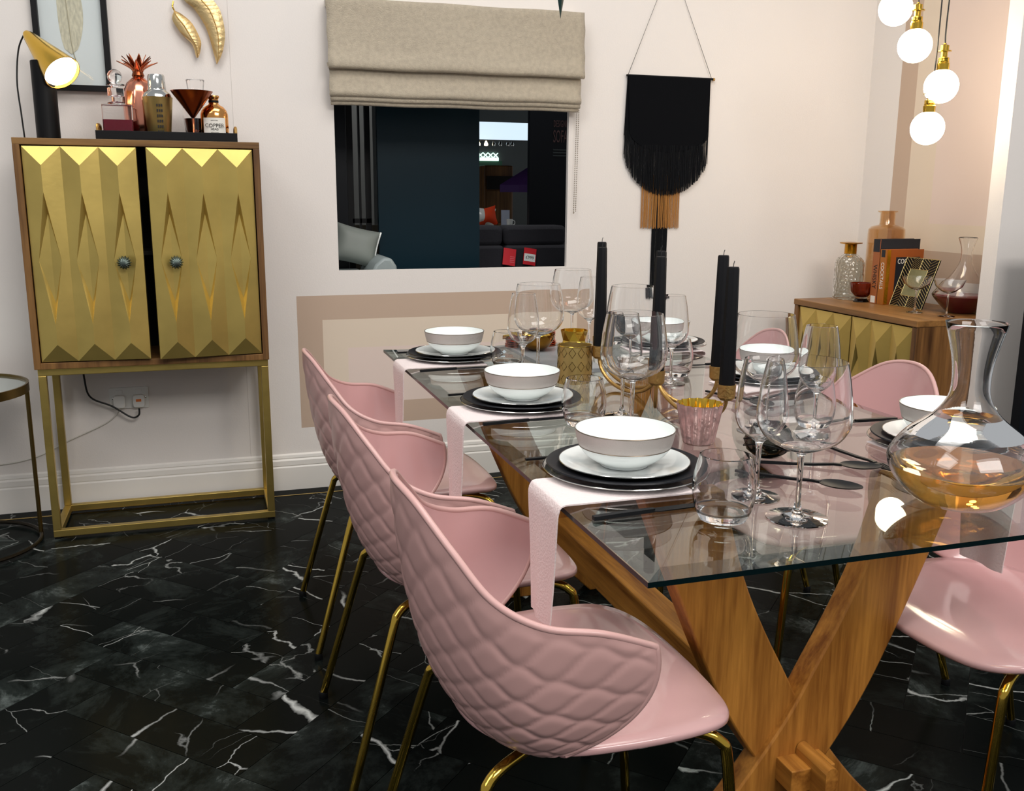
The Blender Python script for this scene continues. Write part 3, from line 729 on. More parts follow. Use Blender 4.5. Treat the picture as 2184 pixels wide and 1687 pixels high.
SET = [('left place nearest the camera', 0.700, 1.520), ('middle place on the left', 0.700, 2.112), ('far left place by the wall', 0.705, 2.785),
       ('nearest right place behind the decanter', 1.405, 1.515), ('middle place on the right', 1.445, 2.225), ('far right place by the wall', 1.425, 2.83)]
for w_, x_, y_ in SET: setting(w_, x_, y_)
napkin('pale pink napkin hanging at the left place nearest the camera', TX0, 1.447, -1, 0.225, 0.150)
napkin('pale pink napkin hanging at the middle left place', TX0, 2.048, -1, 0.225, 0.158)
napkin('pale pink napkin hanging at the far left place by the wall', TX0, 2.718, -1, 0.225, 0.158)
napkin('pale pink napkin hanging over the right edge above the nearest right chair', TX1, 1.50, 1, 0.26, 0.16)
napkin('pale pink napkin hanging over the right edge at the middle place', TX1, 2.16, 1, 0.22, 0.15)
napkin('pale pink napkin hanging over the right edge at the far place', TX1, 2.77, 1, 0.22, 0.15)

# stemware -----------------------------------------------------------
def wine_glass_mesh(h, rmax, zmax, rrim, zb, rfoot, rst):
    """closed profile: foot, stem, outer bowl, inner bowl"""
    tw_ = 0.0014
    k = rrim/rmax; dz_ = zmax-zb; du_ = h-zmax
    ob = [(p.x, p.y) for p in spline([(rst+0.0006, zb-0.014, 0), (rst*1.9, zb-0.003, 0), (rmax*0.42, zb+dz_*0.10, 0), (rmax*0.76, zb+dz_*0.34, 0), (rmax*0.95, zb+dz_*0.68, 0), (rmax, zmax, 0), (rmax*(1-(1-k)*.22), zmax+du_*0.38, 0), (rmax*(1-(1-k)*.58), zmax+du_*0.72, 0), (rrim, h, 0)], 6)]
    ib = [(max(r-tw_, 0.0), z+tw_*0.3) for r, z in ob if z > zb+0.004]; ib = ib[::-1]
    prof = [(0,0),(rfoot,0.0006),(rfoot,0.0024),(rfoot*0.55,0.0048),(0.010,0.0090),(rst*1.5,0.016),(rst,0.030),(rst*0.92,(zb-0.012)*0.6)]+ob+ib+[(0.0, zb+0.004)]
    return MB().lathe(prof, 48)
gl_big = wine_glass_mesh(0.252, 0.0715, 0.166, 0.0595, 0.110, 0.048, 0.0044).mesh('wine_glass', m_glass, True, 60)
gl_sml = wine_glass_mesh(0.237, 0.0425, 0.148, 0.0310, 0.100, 0.040, 0.0040).mesh('wine_glass', m_glass, True, 60)
tp = [(0,0),(.034,0),(.040,.004),(.048,.020),(.0525,.045),(.0505,.072),(.0425,.104),(.0398,.1048),(.0478,.072),(.0498,.046),(.0455,.024),(.038,.014),(0,.012)]
tumb = MB().lathe([(p.x*.94, p.y) for p in spline([(r, z, 0) for r, z in tp[:7]], 4)]+[(p.x*.94, p.y) for p in spline([(r, z, 0) for r, z in tp[7:]], 4)], 48).mesh('tumbler', m_glass, True, 50)
def put(name, me, label, cat, group, x, y, z=Z0):
    o = bpy.data.objects.new(name, me); col.objects.link(o); o.location = (x, y, z); return tag(o, label, cat, group)
for lab, x, y in (('nearest the camera, beside the stemless tumbler', .863, 1.222), ('in front of the candelabra, at the middle left place', .855, 1.825), ('beyond the middle left bowl, at the far left place', .872, 2.49),
                  ('at the nearest right place, beyond the nearest big glass', 1.118, 1.74), ('behind the candelabra, at the middle right place', 1.105, 2.375), ('at the far end, below the window corner', 1.150, 2.945)):
    put('balloon_glass', gl_big, 'large balloon wine glass '+lab, 'wine glass', 'large balloon wine glasses', x, y)
for lab, x, y in (('nearest the camera, left of the big balloon glass', .860, 1.336), ('overlapping the balloon glass in front of the candelabra', .886, 1.945), ('overlapping the balloon glass at the far left place', .798, 2.40),
                  ('in front of the brass sideboard doors', 1.193, 1.650), ('right of the middle black candle', 1.168, 2.258), ('at the far end, right of the farthest balloon glass', 1.163, 2.825)):
    put('white_wine_glass', gl_sml, 'slim white wine glass '+lab, 'wine glass', 'slim white wine glasses', x, y)
for lab, x, y in (('nearest the camera by the table corner', .750, 1.255), ('beside the middle left bowl', .772, 1.895), ('beside the far left bowl', .822, 2.62), ('by the nearest right place, seen through the big glass', 1.255, 1.735), ('by the candelabra at the middle right place', 1.236, 2.365), ('at the far right place', 1.285, 2.95)):
    put('tumbler', tumb, 'stemless water tumbler '+lab, 'glass', 'stemless water tumblers', x, y)

# cutlery ---------------------------------------------------------------
def flat_blade(pts, hw, z0, th):
    """flat strip along local x: list of (x, half width, z)"""
    vs = []; fs = []
    for (x, w_, z) in pts: vs += [(x,-w_,z),(x,w_,z),(x,w_,z+th),(x,-w_,z+th)]
    n = len(pts)
    for i in range(n-1):
        for k in range(4): fs.append((4*i+k, 4*i+(k+1) % 4, 4*i+4+(k+1) % 4, 4*i+4+k))
    fs += [(0,1,2,3),(4*n-1,4*n-2,4*n-3,4*n-4)]
    return MB().add(vs, fs)
HANDLE = [(0,.0042,0),(.004,.005,0),(.05,.0050,.001),(.095,.0046,.001)]
kn_h = flat_blade(HANDLE+[(.108,.0034,.001)], 0, 0, .0062).mesh('handle', m_cutlery, True, 30)
kn_b = flat_blade([(.104,.0048,.0025),(.112,.0085,.0025),(.17,.0090,.0025),(.205,.0066,.0025),(.218,.0012,.0025)], 0, 0, .0016).mesh('blade', m_cutlery, True, 30)
sp_h = flat_blade([(0,.0038,.001),(.05,.0042,.001),(.10,.0036,.002),(.135,.0030,.0045),(.150,.0044,.0040)], 0, 0, .0042).mesh('handle', m_cutlery, True, 40)
def spoon_bowl():
    b = MB()
    def fn(u, v, off):
        a = u*2*PI; r = v; x = .184+.037*r*math.cos(a); y = .0255*r*math.sin(a)*(1-0.12*math.cos(a)); z = .0012+.0055*r*r+off
        return (x, y, z)
    b.grid(lambda u, v: fn(u, v, 0.0), 28, 8); b.grid(lambda u, v: fn(u, v, 0.0014), 28, 8)
    return b.mesh('spoon_bowl', m_cutlery, True, 60)
sp_b = spoon_bowl()
def fork_head():
    b = MB()
    for k in range(4):
        y = (k-1.5)*.0058
        b.tube([(.160,y,.006),(.180,y,.0045),(.200,y,.006),(.212,y*0.95,.009)], [.0017,.0016,.0013,.0006], 6)
    vs = [(.140,-.004,.004),(.140,.004,.004),(.162,.0105,.0055),(.162,-.0105,.0055)]
    b.add([(x,y,z) for x,y,z in vs]+[(x,y,z+.002) for x,y,z in vs], [(0,3,2,1),(4,5,6,7),(0,1,5,4),(1,2,6,5),(2,3,7,6),(3,0,4,7)])
    return b.mesh('fork_head', m_cutlery, True, 40)
fk_b = fork_head()
def cutlery(kind, label, x, y, ang):
    t = thing(kind, label, kind.split('_')[-1], (x, y, Z0+0.0005), math.radians(ang), 'matte black cutlery')
    for nm, me in {'table_knife': (('handle', kn_h), ('blade', kn_b)), 'table_spoon': (('handle', sp_h), ('spoon_bowl', sp_b)), 'table_fork': (('handle', sp_h), ('fork_head', fk_b))}[kind]:
        o = bpy.data.objects.new(nm, me); col.objects.link(o); o.parent = t
cutlery('table_knife', 'black knife lying left of the nearest tumbler', .552, 1.306, 3.5)
cutlery('table_knife', 'black knife at the middle left place', .556, 1.945, 3)
cutlery('table_knife', 'black knife at the far left place', .558, 2.60, 3)
cutlery('table_fork', 'black fork half under the plates of the nearest left place', .556, 1.652, 2)
cutlery('table_fork', 'black fork half under the plates of the middle left place', .556, 2.262, 2)
cutlery('table_fork', 'black fork half under the plates of the far left place', .556, 2.925, 2)
cutlery('table_spoon', 'black dessert spoon nearest the camera, pointing at the decanter', .905, 1.472, -48.5)
cutlery('table_spoon', 'black dessert spoon behind the nearest one, pointing at the decanter', .975, 1.512, -28)
cutlery('table_fork', 'black dessert fork reaching towards the decanter from the right place', 1.172, 1.585, -88)
cutlery('table_knife', 'black knife at the nearest right place', 1.470, 1.735, 178)
cutlery('table_knife', 'black knife at the middle right place beside the tall candles', 1.50, 2.47, 178)
cutlery('table_spoon', 'black dessert spoon lying before the middle right plates', 1.205, 2.13, -75)
cutlery('table_fork', 'black fork at the middle right place under the glasses', 1.255, 2.02, 5)
cutlery('table_fork', 'black fork at the nearest right place behind the decanter', 1.475, 1.300, 178)

# decanter on the table --------------------------------------------------
t = thing('decanter', 'wide based glass decanter of amber spirit at the right of the table', 'decanter', (1.164, 1.210, Z0))
op = [(0,.003),(.044,0),(.072,.010),(.102,.038),(.1165,.070),(.112,.090),(.090,.119),(.054,.148),(.034,.176),(.0292,.205),(.033,.245),(.0470,.302)]
O_ = [(p.x, p.y) for p in spline([(r, z, 0) for r, z in op], 6)]
I_ = [(max(0, r-.0022), z+.0022) for r, z in O_]
MB().lathe([(0, O_[0][1])]+O_[1:]+I_[::-1][1:]+[(0, I_[0][1]+.001)], 64).build('vessel', m_glass, t, True, 60)
lv = .066; lq = [(max(0, r-.0028), z+.0030) for r, z in O_ if z+.003 < lv and z < .1]
MB().lathe([(0, .0065)]+lq[2:]+[(lq[-1][0]+.001, lv), (0, lv)], 64).build('amber_liquor', m_whisky, t, True, 40)

# candelabra --------------------------------------------------------------
K = thing('candelabra', 'brass candelabra of looping arms in the middle of the table', 'candle holder', (0, 0, 0))
hub = Vector((1.030, 2.065, 0)); ZC = 0.835
cups = [(.978, 2.300), (1.045, 2.460), (.965, 1.935), (1.030, 2.065), (1.036, 1.745), (1.128, 1.945)]
MB().lathe([(0,.0),(.009,.0),(.009,.05),(.006,.06),(0,.06)], 20, (hub.x, hub.y, Z0+0.058)).build('hub', m_antique, K)
for (x, y) in cups:
    p = Vector((x, y, 0)); d = p-hub
    pts = []
    if d.length < 0.01:
        MB().lathe([(0,0),(.013,0),(.0185,.006),(.0195,.034),(.0175,.034),(.0165,.012),(0,.010)], 28, (x, y, ZC-0.014)).build('candle_cup', m_antique, K); continue
    for k in range(25):
        f = k/24; a = PI*f
        q = hub+d*(0.5-0.5*math.cos(a)); zz = Z0+0.0055+(1-math.sin(a))*(ZC-0.012-Z0-0.0055)*1.0
        pts.append((q.x, q.y, zz))
    MB().tube(pts, 0.0048, 10).build('arm', m_antique, K)
    MB().lathe([(0,0),(.013,0),(.0185,.006),(.0195,.034),(.0175,.034),(.0165,.012),(0,.010)], 28, (x, y, ZC-0.014)).build('candle_cup', m_antique, K)
cl = ['front left black candle in the candelabra', 'black candle hidden close behind the front left one', 'front middle black candle in the candelabra', 'black candle just behind the front middle one', 'black candle nearest the camera at the right of the candelabra', 'rear right black candle with a bare wick']
for (x, y), l_, hh in zip(cups, cl, (.280, .285, .280, .284, .270, .280)):
    t = thing('taper_candle', 'tall '+l_, 'candle', (x, y, ZC-0.003), 0, 'tall black taper candles')
    oc = lambda a, z: 1/ max(math.cos(((a+PI/8) % (PI/4))-PI/8), .9)
    MB().lathe([(0,0),(.0162,0),(.0158,.03),(.0118,hh-.004),(.0105,hh),(0,hh)], 16, rfun=oc).build('wax', m_candle, t, True, 20)
    MB().tube([(0,0,hh),(.0005,0,hh+.006),(.003,.001,hh+.012)], .0008, 6).build('wick', m_cord, t)

# centre pieces -----------------------------------------------------------
m_lant = mat('lantern_gold', rgb(198,172,108), 0.40, 0.9); m_cut = mat('lantern_cut', rgb(84,66,30), 0.5, 0.8)
t = thing('candle_lantern', 'gold cylinder lantern with cut geometric pattern', 'lantern', (.926, 2.345, Z0)); t.scale = (.94, .94, 1)
MB().lathe([(0,.002),(.046,.002),(.047,0),(.0490,.0),(.0490,.102),(.0470,.102),(.0470,.006),(0,.006)], 48).build('cylinder', m_lant, t, True, 30)
for k in range(12):
    a = 2*PI*k/12
    for z_ in (.014, .050, .086):
        if z_ > .09: continue
        pts = []
        for da, dz in ((0,-.013),(.20,0),(0,.013),(-.20,0)):
            pts.append((.0493*math.cos(a+da), .0493*math.sin(a+da), z_+dz))
        MB().tube(pts, .0010, 4, closed=True).build('cut_diamond', m_cut, t)
MB().tube([(.0488*math.cos(2*PI*k/48), .0488*math.sin(2*PI*k/48), .102) for k in range(48)], .0014, 6, closed=True).build('rim', m_brass_s, t)
tag(MB().box(.913, 1.070, 2.46, 2.93, Z0, Z0+.013).build('marble_board', m_slab, None, False, bevel=.0015), 'long grey marble serving board in the middle of the table', 'board')
t = thing('faceted_votive', 'bright gold faceted votive holder behind the gold lantern', 'candle holder', (1.025, 2.605, Z0+.013))
b = MB(); n = 8; rings = [(0.032,0.0,0),(0.041,.030,.5),(.035,.060,0),(.0405,.090,.5)]
vs = []; fs = []
for r, z, ph in rings:
    for k in range(n): a = 2*PI*(k+ph)/n; vs.append((r*math.cos(a), r*math.sin(a), z))
for i in range(3):
    ph = rings[i][2]
    for k in range(n):
        a0, a1 = i*n+k, i*n+(k+1) % n
        if ph == 0: c0, c1 = (i+1)*n+k, (i+1)*n+(k-1) % n; fs += [(a0, a1, c0), (a0, c0, c1)]
        else: c0, c1 = (i+1)*n+(k+1) % n, (i+1)*n+k; fs += [(a0, a1, c0), (a0, c0, c1)]
fs.append(tuple(range(n))[::-1]); b.add(vs, fs)
b.build('faceted_cup', m_gold, t, False)
MB().lathe([(0,.072),(.030,.072),(.034,.076)], 24).build('wax_fill', m_goldg, t)
t = thing('nut_bowl', 'dark polished gold bowl on the marble board', 'bowl', (.975, 2.80, Z0+.013))
MB().lathe([(0,0),(.022,.001),(.040,.014),(.055,.036),(.058,.052),(.0565,.052),(.053,.036),(.038,.017),(0,.006)], 40).build('bowl_body', mat('bronze_gold', rgb(150,104,40), .14, 1.0), t)
for k in range(5):
    a = 2*PI*k/5; MB().ball((.026*math.cos(a), .026*math.sin(a), .045), .017, 12, 8, (1.2,.8,.5)).build('filling', m_gold, t)
for l_, x, y, nst in (('in the stack right of the gold bowl', 1.030, 2.895, 8), ('in the stack under the gold leaf dish', .940, 2.885, 4)):
    for k in range(nst):
        o = MB().lathe([(0,0),(.040,0),(.043,.0015),(.043,.0042),(.040,.0052),(0,.0052)], 28).build('coaster', m_copper, None, loc=(x+random.uniform(-.003,.003), y-.0+random.uniform(-.003,.003), Z0+.013+k*.0062))
        nm = ['bottom', 'second', 'third', 'fourth', 'fifth', 'sixth', 'seventh', 'topmost'][k if k < nst-1 else 7]
        tag(o, nm+(' copper coaster' if nm in ('bottom', 'topmost') else ' copper coaster from the bottom')+' '+l_, 'coaster', 'copper coasters beside the gold bowl')
def leaf_plate(L_, W_, bend, th=.0015, notch=0):
    b = MB(); n = 24
    def fn(u, v, off):
        x = (u-.5)*L_; w_ = W_*math.sin(PI*min(max(u, .0), 1))**.7*(1+notch*math.sin(u*60)*.06); y = (v-.5)*2*w_; return (x, y+bend*4*(u-.5)**2, .010*(2*v-1)**2+off)
    b.grid(lambda u, v: fn(u, v, 0), n, 8); b.grid(lambda u, v: fn(u, v, th), n, 8, flip=True); return b
t = tag(leaf_plate(.11, .026, .006, notch=1).build('gold_leaf_dish', m_gold, None, True, 60, loc=(.940, 2.875, Z0+.013+.026)), 'small gold leaf dish on the left coaster stack', 'dish')
t = thing('pink_votive', 'ribbed pink mercury glass votive with gold lining', 'candle holder', (.940, 1.683, Z0))
rf = lambda a, z: .92*(1+.055*math.cos(16*a)*(0.35+z*8))
MB().lathe([(0,0),(.032,0),(.035,.004),(.049,.080),(.050,.084)], 96, rfun=rf).build('ribbed_glass', m_mercury, t, True, 60)
MB().lathe([(.0490,.084),(.046,.076),(.031,.008),(0,.006)], 96, rfun=rf).build('gold_lining', m_gold, t, True, 60)
t = thing('smoked_votive', 'small smoked silver votive half hidden behind wine glasses', 'candle holder', (1.023, 1.560, Z0))
MB().lathe([(0,0),(.026,0),(.040,.012),(.046,.030),(.040,.050),(.034,.058),(.032,.058),(.038,.048),(.043,.030),(.036,.014),(0,.006)], 40).build('cup', m_steel, t, True, 60)
for k in (0, 1): MB().tube([(.0465*math.cos(2*PI*j/40)*.98, .0465*math.sin(2*PI*j/40)*.98, .024+k*.014+.008*math.sin(2*2*PI*j/40)) for j in range(40)], .0012, 6, closed=True).build('engraved_line', m_black, t)

# ------------------------------------------------------------------ on the drinks cabinet
ZT = CZ1+0.0005
t = thing('table_lamp', 'black cylinder table lamp with brass cone shade switched on', 'lamp', (-.500, 3.775, ZT))
MB().lathe([(0,0),(.0385,0),(.0385,.262),(.036,.264),(0,.264)], 40).build('base_cylinder', m_black, t, True, 30)
ax0 = Vector((-.052, .075, .362)); ax1 = Vector((.066, -.045, .222)); dr = (ax1-ax0); Lc = dr.length
Mx = Matrix.Translation(ax0) @ dr.to_track_quat('Z', 'Y').to_matrix().to_4x4()
sh = MB().lathe([(0,0),(.012,0),(.020,.02),(.0645,Lc),(.0625,Lc),(.018,.022),(0,.018)], 48, M=Mx).build('cone_shade', m_gold, t, True, 30)
MB().lathe([(0,Lc-.055),(.030,Lc-.05),(.052,Lc-.025),(.0585,Lc-.010),(.046,Lc+.003),(.020,Lc+.012),(0,Lc+.014)], 32, M=Mx).build('bulb', m_lampbulb, sh)
MB().tube([(0,.02,.262),(-.01,.04,.30),(-.03,.055,.335)], .006, 10).build('shade_arm', m_black, t)
MB().tube(spline([(-.056,.082,.366),(-.085,.10,.31),(-.098,.09,.20),(-.092,.075,.09),(-.088,.072,.004)], 8), .0028, 8).build('lead', m_cord, t)

TRX0, TRX1, TRY0, TRY1 = -.342, .133, 3.70, 3.93
t = thing('serving_tray', 'black rectangular tray with brass handles on the cabinet', 'tray', (0, 0, ZT))
b = MB(); b.box(TRX0, TRX1, TRY0, TRY1, 0, .006); hh = .034
b.box(TRX0, TRX1, TRY0, TRY0+.006, .006, hh); b.box(TRX0, TRX1, TRY1-.006, TRY1, .006, hh); b.box(TRX0, TRX0+.006, TRY0+.006, TRY1-.006, .006, hh); b.box(TRX1-.006, TRX1, TRY0+.006, TRY1-.006, .006, hh)
b.build('tray_body', m_black, t, False, bevel=.001)
for x_ in (TRX0+.003, TRX1-.003):
    MB().tube(spline([(x_, TRY0+.06, .030), (x_, TRY0+.065, .052), (x_, TRY0+.085, .058), (x_, TRY1-.085, .058), (x_, TRY1-.065, .052), (x_, TRY1-.06, .030)], 5), .0055, 8).build('handle', m_antique, t)
ZI = ZT+.0062
# square decanter with red spirit
t = thing('square_decanter', 'square cut glass decanter of red spirit with ball stopper', 'decanter', (-.270, 3.762, ZI), math.radians(4))
def rbox(hw, z0_, z1_, r=.006): return MB().prism(rrect(-hw, hw, -hw, hw, r, 4), z0_, z1_, 'XY')
ob = rbox(.050, 0, .118).build('glass_body', m_glass, t, True, 30, bevel=.003)
rbox(.0455, .006, .066, .004).build('red_spirit', m_wine, t, True, 30)
MB().lathe([(.012,.118),(.030,.121),(.030,.126),(.016,.130),(.0155,.145),(.028,.148),(.028,.176),(.016,.178),(.014,.182),(.030,.184),(.031,.188),(0,.189)], 32).build('neck', m_glass, t, True, 30)
MB().ball((0,0,.214), .025, 20, 14).build('ball_stopper', m_glass, t)
# pineapple ice bucket
t = thing('pineapple_jar', 'rose copper pineapple shaped jar with leafy lid', 'ornament', (-.198, 3.872, ZI))
pf = lambda a, z: 1+.022*(math.cos(10*a+z*220)+math.cos(10*a-z*220))*.5
MB().lathe([(0,0),(.036,0),(.048,.012),(.060,.06),(.062,.12),(.056,.17),(.042,.205),(.022,.224),(.018,.226)], 80, rfun=pf).build('body', m_rosecopper, t, True, 60)
MB().lathe([(.018,.224),(.022,.232),(.017,.246),(0,.248)], 24).build('collar', m_darkcopper, t)
lb = MB(); 
def leafblade(tip, width):
    b = MB()
    def fn(u, v):
        w_ = width*(1-u)**.8*(0.75+.5*u); r_ = .012+tip[0]*u**1.6; return (r_, (v-.5)*2*w_, .238+tip[1]*u-.0*u*u+abs(v-.5)*.006)
    b.grid(fn, 8, 4); me_ = b; return me_
for ring, (n, tp_, wd) in enumerate(((8, (.058,.040), .017), (7, (.040,.058), .018), (5, (.020,.066), .017))):
    for k in range(n):
        o = leafblade(tp_, wd).build('leaf', m_darkcopper if ring == 1 else m_copper, t, True, 60); o.rotation_euler = (0, 0, 2*PI*(k+.5*ring)/n)
        md = o.modifiers.new('thick', 'SOLIDIFY'); md.thickness = .0012
# shaker
t = thing('cocktail_shaker', 'gold cocktail shaker with silver cap and printed measures', 'shaker', (-.134, 3.780, ZI))
MB().lathe([(0,0),(.036,0),(.038,.003),(.0515,.148),(.0525,.150)], 48).build('gold_cup', m_lant, t, True, 40)
MB().lathe([(.0525,.150),(.0500,.155),(.0470,.163),(.034,.172),(.032,.176),(.032,.180)], 48).build('silver_shoulder', m_silver, t, True, 40)
MB().lathe([(.0305,.178),(.0315,.182),(.0290,.222),(.026,.228),(0,.229)], 48).build('silver_cap', m_silver, t, True, 40)
for k in range(6):
    z_ = .030+k*.018; rr = .0392+.0118*z_/.13+.0006
    for q in (-1, 0, 1):
        MB().box(.004+q*.0075, .009+q*.0075, -rr-.0012, -rr+.0005, z_-.005, z_+.004).build('printed_mark', m_print, t, False)
# martini glass
t = thing('martini_glass', 'copper martini glass in front of a dark decanter', 'glass', (-.016, 3.741, ZI))
MB().lathe([(0,.079),(.006,.080),(.0735,.172),(.0725,.172),(.005,.083),(0,.082)], 48).build('cone_bowl', m_darkcopper, t, True, 40)
MB().lathe([(0,0),(.034,0),(.034,.002),(.008,.005),(.0038,.010),(.0036,.078),(0,.079)], 32).build('stem', m_copper, t, True, 40)
# dark decanter behind
t = thing('tapered_decanter', 'tapered glass decanter of dark spirit with crystal stopper', 'decanter', (-.002, 3.868, ZI))
MB().lathe([(0,0),(.036,0),(.040,.004),(.052,.110),(.050,.125),(.020,.148),(.016,.158),(.022,.168),(.020,.168),(.0145,.158),(.018,.149),(.048,.124),(.0495,.110),(.038,.007),(0,.006)], 40).build('glass_body', m_glass, t, True, 40)
MB().lathe([(0,.0075),(.0365,.0075),(.0465,.085),(0,.085)], 40).build('dark_spirit', m_wine_d, t, True, 30)
cut = lambda a, z: 1+.03*math.cos(12*a)
MB().lathe([(0,.150),(.013,.152),(.014,.170),(.024,.176),(.027,.184),(.032,.224),(.029,.228),(0,.226)], 48, rfun=cut).build('crystal_stopper', m_glass, t, True, 40)
# copper bottle
t = thing('gin_bottle', 'shiny copper gin bottle with white paper label', 'bottle', (.058, 3.790, ZI), math.radians(-2))
b = MB(); prof = [(.046,.0),(.049,.003),(.049,.085),(.0485,.098),(.044,.112),(.034,.124),(.021,.131),(.0175,.135),(.0165,.150),(.0195,.156),(.0215,.160),(.0195,.164),(0,.164)]
b.lathe([(0,0)]+prof, 48, M=Matrix.Diagonal((1,.72,1,1))); b.build('bottle_body', mat('gin_copper', rgb(236,168,98), .12, 1.0), t, True, 50)
MB().lathe([(.0180,.139),(.0178,.147)], 32, M=Matrix.Diagonal((1.0,.74,1,1))).build('neck_band', m_black, t)
lb = MB(); lb.grid(lambda u, v: (.0493*math.sin((u-.5)*1.75), -.0493*.72*math.cos((u-.5)*1.75)-.0006, .004+v*.080), 16, 2); lb.build('paper_label', m_paper, t)
text('label_text', 'COPPER', .0185, (0, -.0368, .056), (PI/2, 0, 0), m_print, t)
text('label_text', 'HEAD', .0105, (0, -.0368, .0435), (PI/2, 0, 0), m_print, t)
MB().lathe([(.010,0),(.0125,0),(.0125,.001),(.010,.001),(.010,0)], 28, M=Matrix.Translation((0,-.0360,.016)) @ Matrix.Rotation(PI/2,4,'X')).build('label_emblem', m_print, t)
MB().box(-.014, .014, -.0366, -.0358, .0325, .0333).build('label_rule', m_print, t, False)
MB().box(-.012, .012, -.0366, -.0358, .074, .0750).build('label_rule', m_print, t, False)

# ------------------------------------------------------------------ roman blind
t = thing('roman_blind', 'champagne coloured roman blind half raised over the window', 'blind')
BX0, BX1 = 0.500, 1.560
def cloth_strip(name, prof, x0, x1, skew=0.0, wob=0.003):
    b = MB(); P_ = [(p.x, p.y) for p in spline([(y, z, 0) for y, z in prof], 6)]; n = len(P_)-1
    def fn(u, v):
        k = v*n; i = min(int(k), n-1); f = k-i; y = P_[i][0]*(1-f)+P_[i+1][0]*f; z = P_[i][1]*(1-f)+P_[i+1][1]*f
        return (x0+(x1-x0)*u+0.002*math.sin(z*60), y+wob*math.sin(u*9+z*14), z+skew*(u-.5)+.0012*math.sin(u*17))
    b.grid(fn, 40, n)
    o = b.build(name, m_blind, t, True, 60); md = o.modifiers.new('thick', 'SOLIDIFY'); md.thickness = .004; return o
MB().box(BX0, BX1, 3.945, BW-.001, 1.955, 1.985).build('head_rail', m_blind, t, False, bevel=.003)
cloth_strip('main_fold', [(3.944,1.984),(3.940,1.965),(3.938,1.90),(3.930,1.80),(3.918,1.742),(3.924,1.724),(3.946,1.728),(3.958,1.745)], BX0-.004, BX1+.008, .004)
cloth_strip('lower_fold', [(3.955,1.745),(3.950,1.71),(3.942,1.660),(3.936,1.632),(3.944,1.620),(3.960,1.628)], BX0, BX1, .004)
cloth_strip('hem_fold', [(3.958,1.645),(3.952,1.622),(3.948,1.610),(3.954,1.603),(3.966,1.612)], BX0+.002, BX1-.002, .004)
cloth_strip('hem_bar', [(3.968,1.63),(3.962,1.606),(3.960,1.593),(3.966,1.589),(3.976,1.598)], BX0+.004, BX1-.006, .004)
b = MB()
for sx_ in (1.560, 1.569):
    for k in range(56): b.ball((sx_-.0004*k*.3, 3.985, 1.605-k*.0079), .0026, 6, 4)
b.tube([(1.552,3.985,1.165),(1.5535,3.985,1.160),(1.556,3.985,1.165)], .002, 6)
b.build('bead_chain', mat('chain_steel', rgb(150,140,120), .4, .6), t)
t2 = thing('hanging_spike', 'slim dark green spike hanging in front of the blind top', 'ornament', (1.112, 3.0, 0))
MB().lathe([(0,1.787),(.011,1.850),(.022,1.92),(.020,1.95),(0,1.95)], 4).build('spike', mat('dark_green', rgb(14,44,40), .35), t2, False)
MB().tube([(0,0,1.95),(0,0,TOPZ)], .0012, 6).build('string', m_cord, t2)

# ------------------------------------------------------------------ beyond the window: dark showroom
m_grey_s = mat('charcoal_sofa', rgb(38,38,44), .9, bump=.2, bscale=120)
m_blue_s = mat('pale_leather', rgb(150,160,160), .4, bump=.1, bscale=60)
struct(MB().box(-1.6, 0.636, 4.50, 4.52, 0, TOPZ).build('wall_partition', m_navy, None, False), 'dark partition beyond the window')
struct(MB().box(0.762, 1.240, 4.40, 4.43, 0, TOPZ).build('wall_teal', m_teal, None, False), 'glossy dark teal panel standing beyond the window')
struct(MB().box(1.792, 3.0, 5.30, 5.34, 0, TOPZ).build('wall_navy', m_navy, None, False), 'dark navy display wall beyond the window')
struct(MB().box(-1.6, 5.0, 9.3, 9.34, 0, 2.2).build('wall_far', mat('far_grey', rgb(96,98,96), .8), None, False), 'grey far wall of the showroom')
struct(MB().box(-1.6, 5.0, 5.36, 9.34, 2.14, 2.2).build('ceiling', m_black, None, False), 'black ceiling over the showroom')
sg = thing('wall_sign', 'faint lettered sign on the navy display wall', 'sign', (0, 5.296, 0))
for nm_, body_, sz_, px_, pz_, sp_ in (('sign_text', 'DESIGNER', .052, 1.932, 1.632, 1.15), ('sign_text', 'SOFAS', .098, 1.930, 1.560, 1.0)):
    text(nm_, body_, sz_, (px_, 0, pz_), (PI/2, 0, 0), mat('dim_print', rgb(66,44,44), .7), sg, 'LEFT', sp_, .37)
for k in range(3): MB().box(1.93, 2.03, -.001, .001, 1.485-k*.016, 1.493-k*.016).build('sign_line', mat('dim_line', rgb(34,42,44), .7), sg, False)
# sliding frame at the left of the view
t = thing('door_frame', 'black glazed sliding frame behind the pale armchair', 'frame', (0, 4.52, 0))
for x0_, x1_ in ((.640,.668),(.694,.702),(.724,.748)): MB().box(x0_, x1_, -.012, .012, 0, 2.2).build('mullion', m_black, t, False)
MB().box(.640, .79, -.012, .012, 1.655, 1.72).build('head', m_black, t, False)
MB().box(.66, .748, -.012, .012, 1.105, 1.125).build('mid_rail', m_black, t, False)
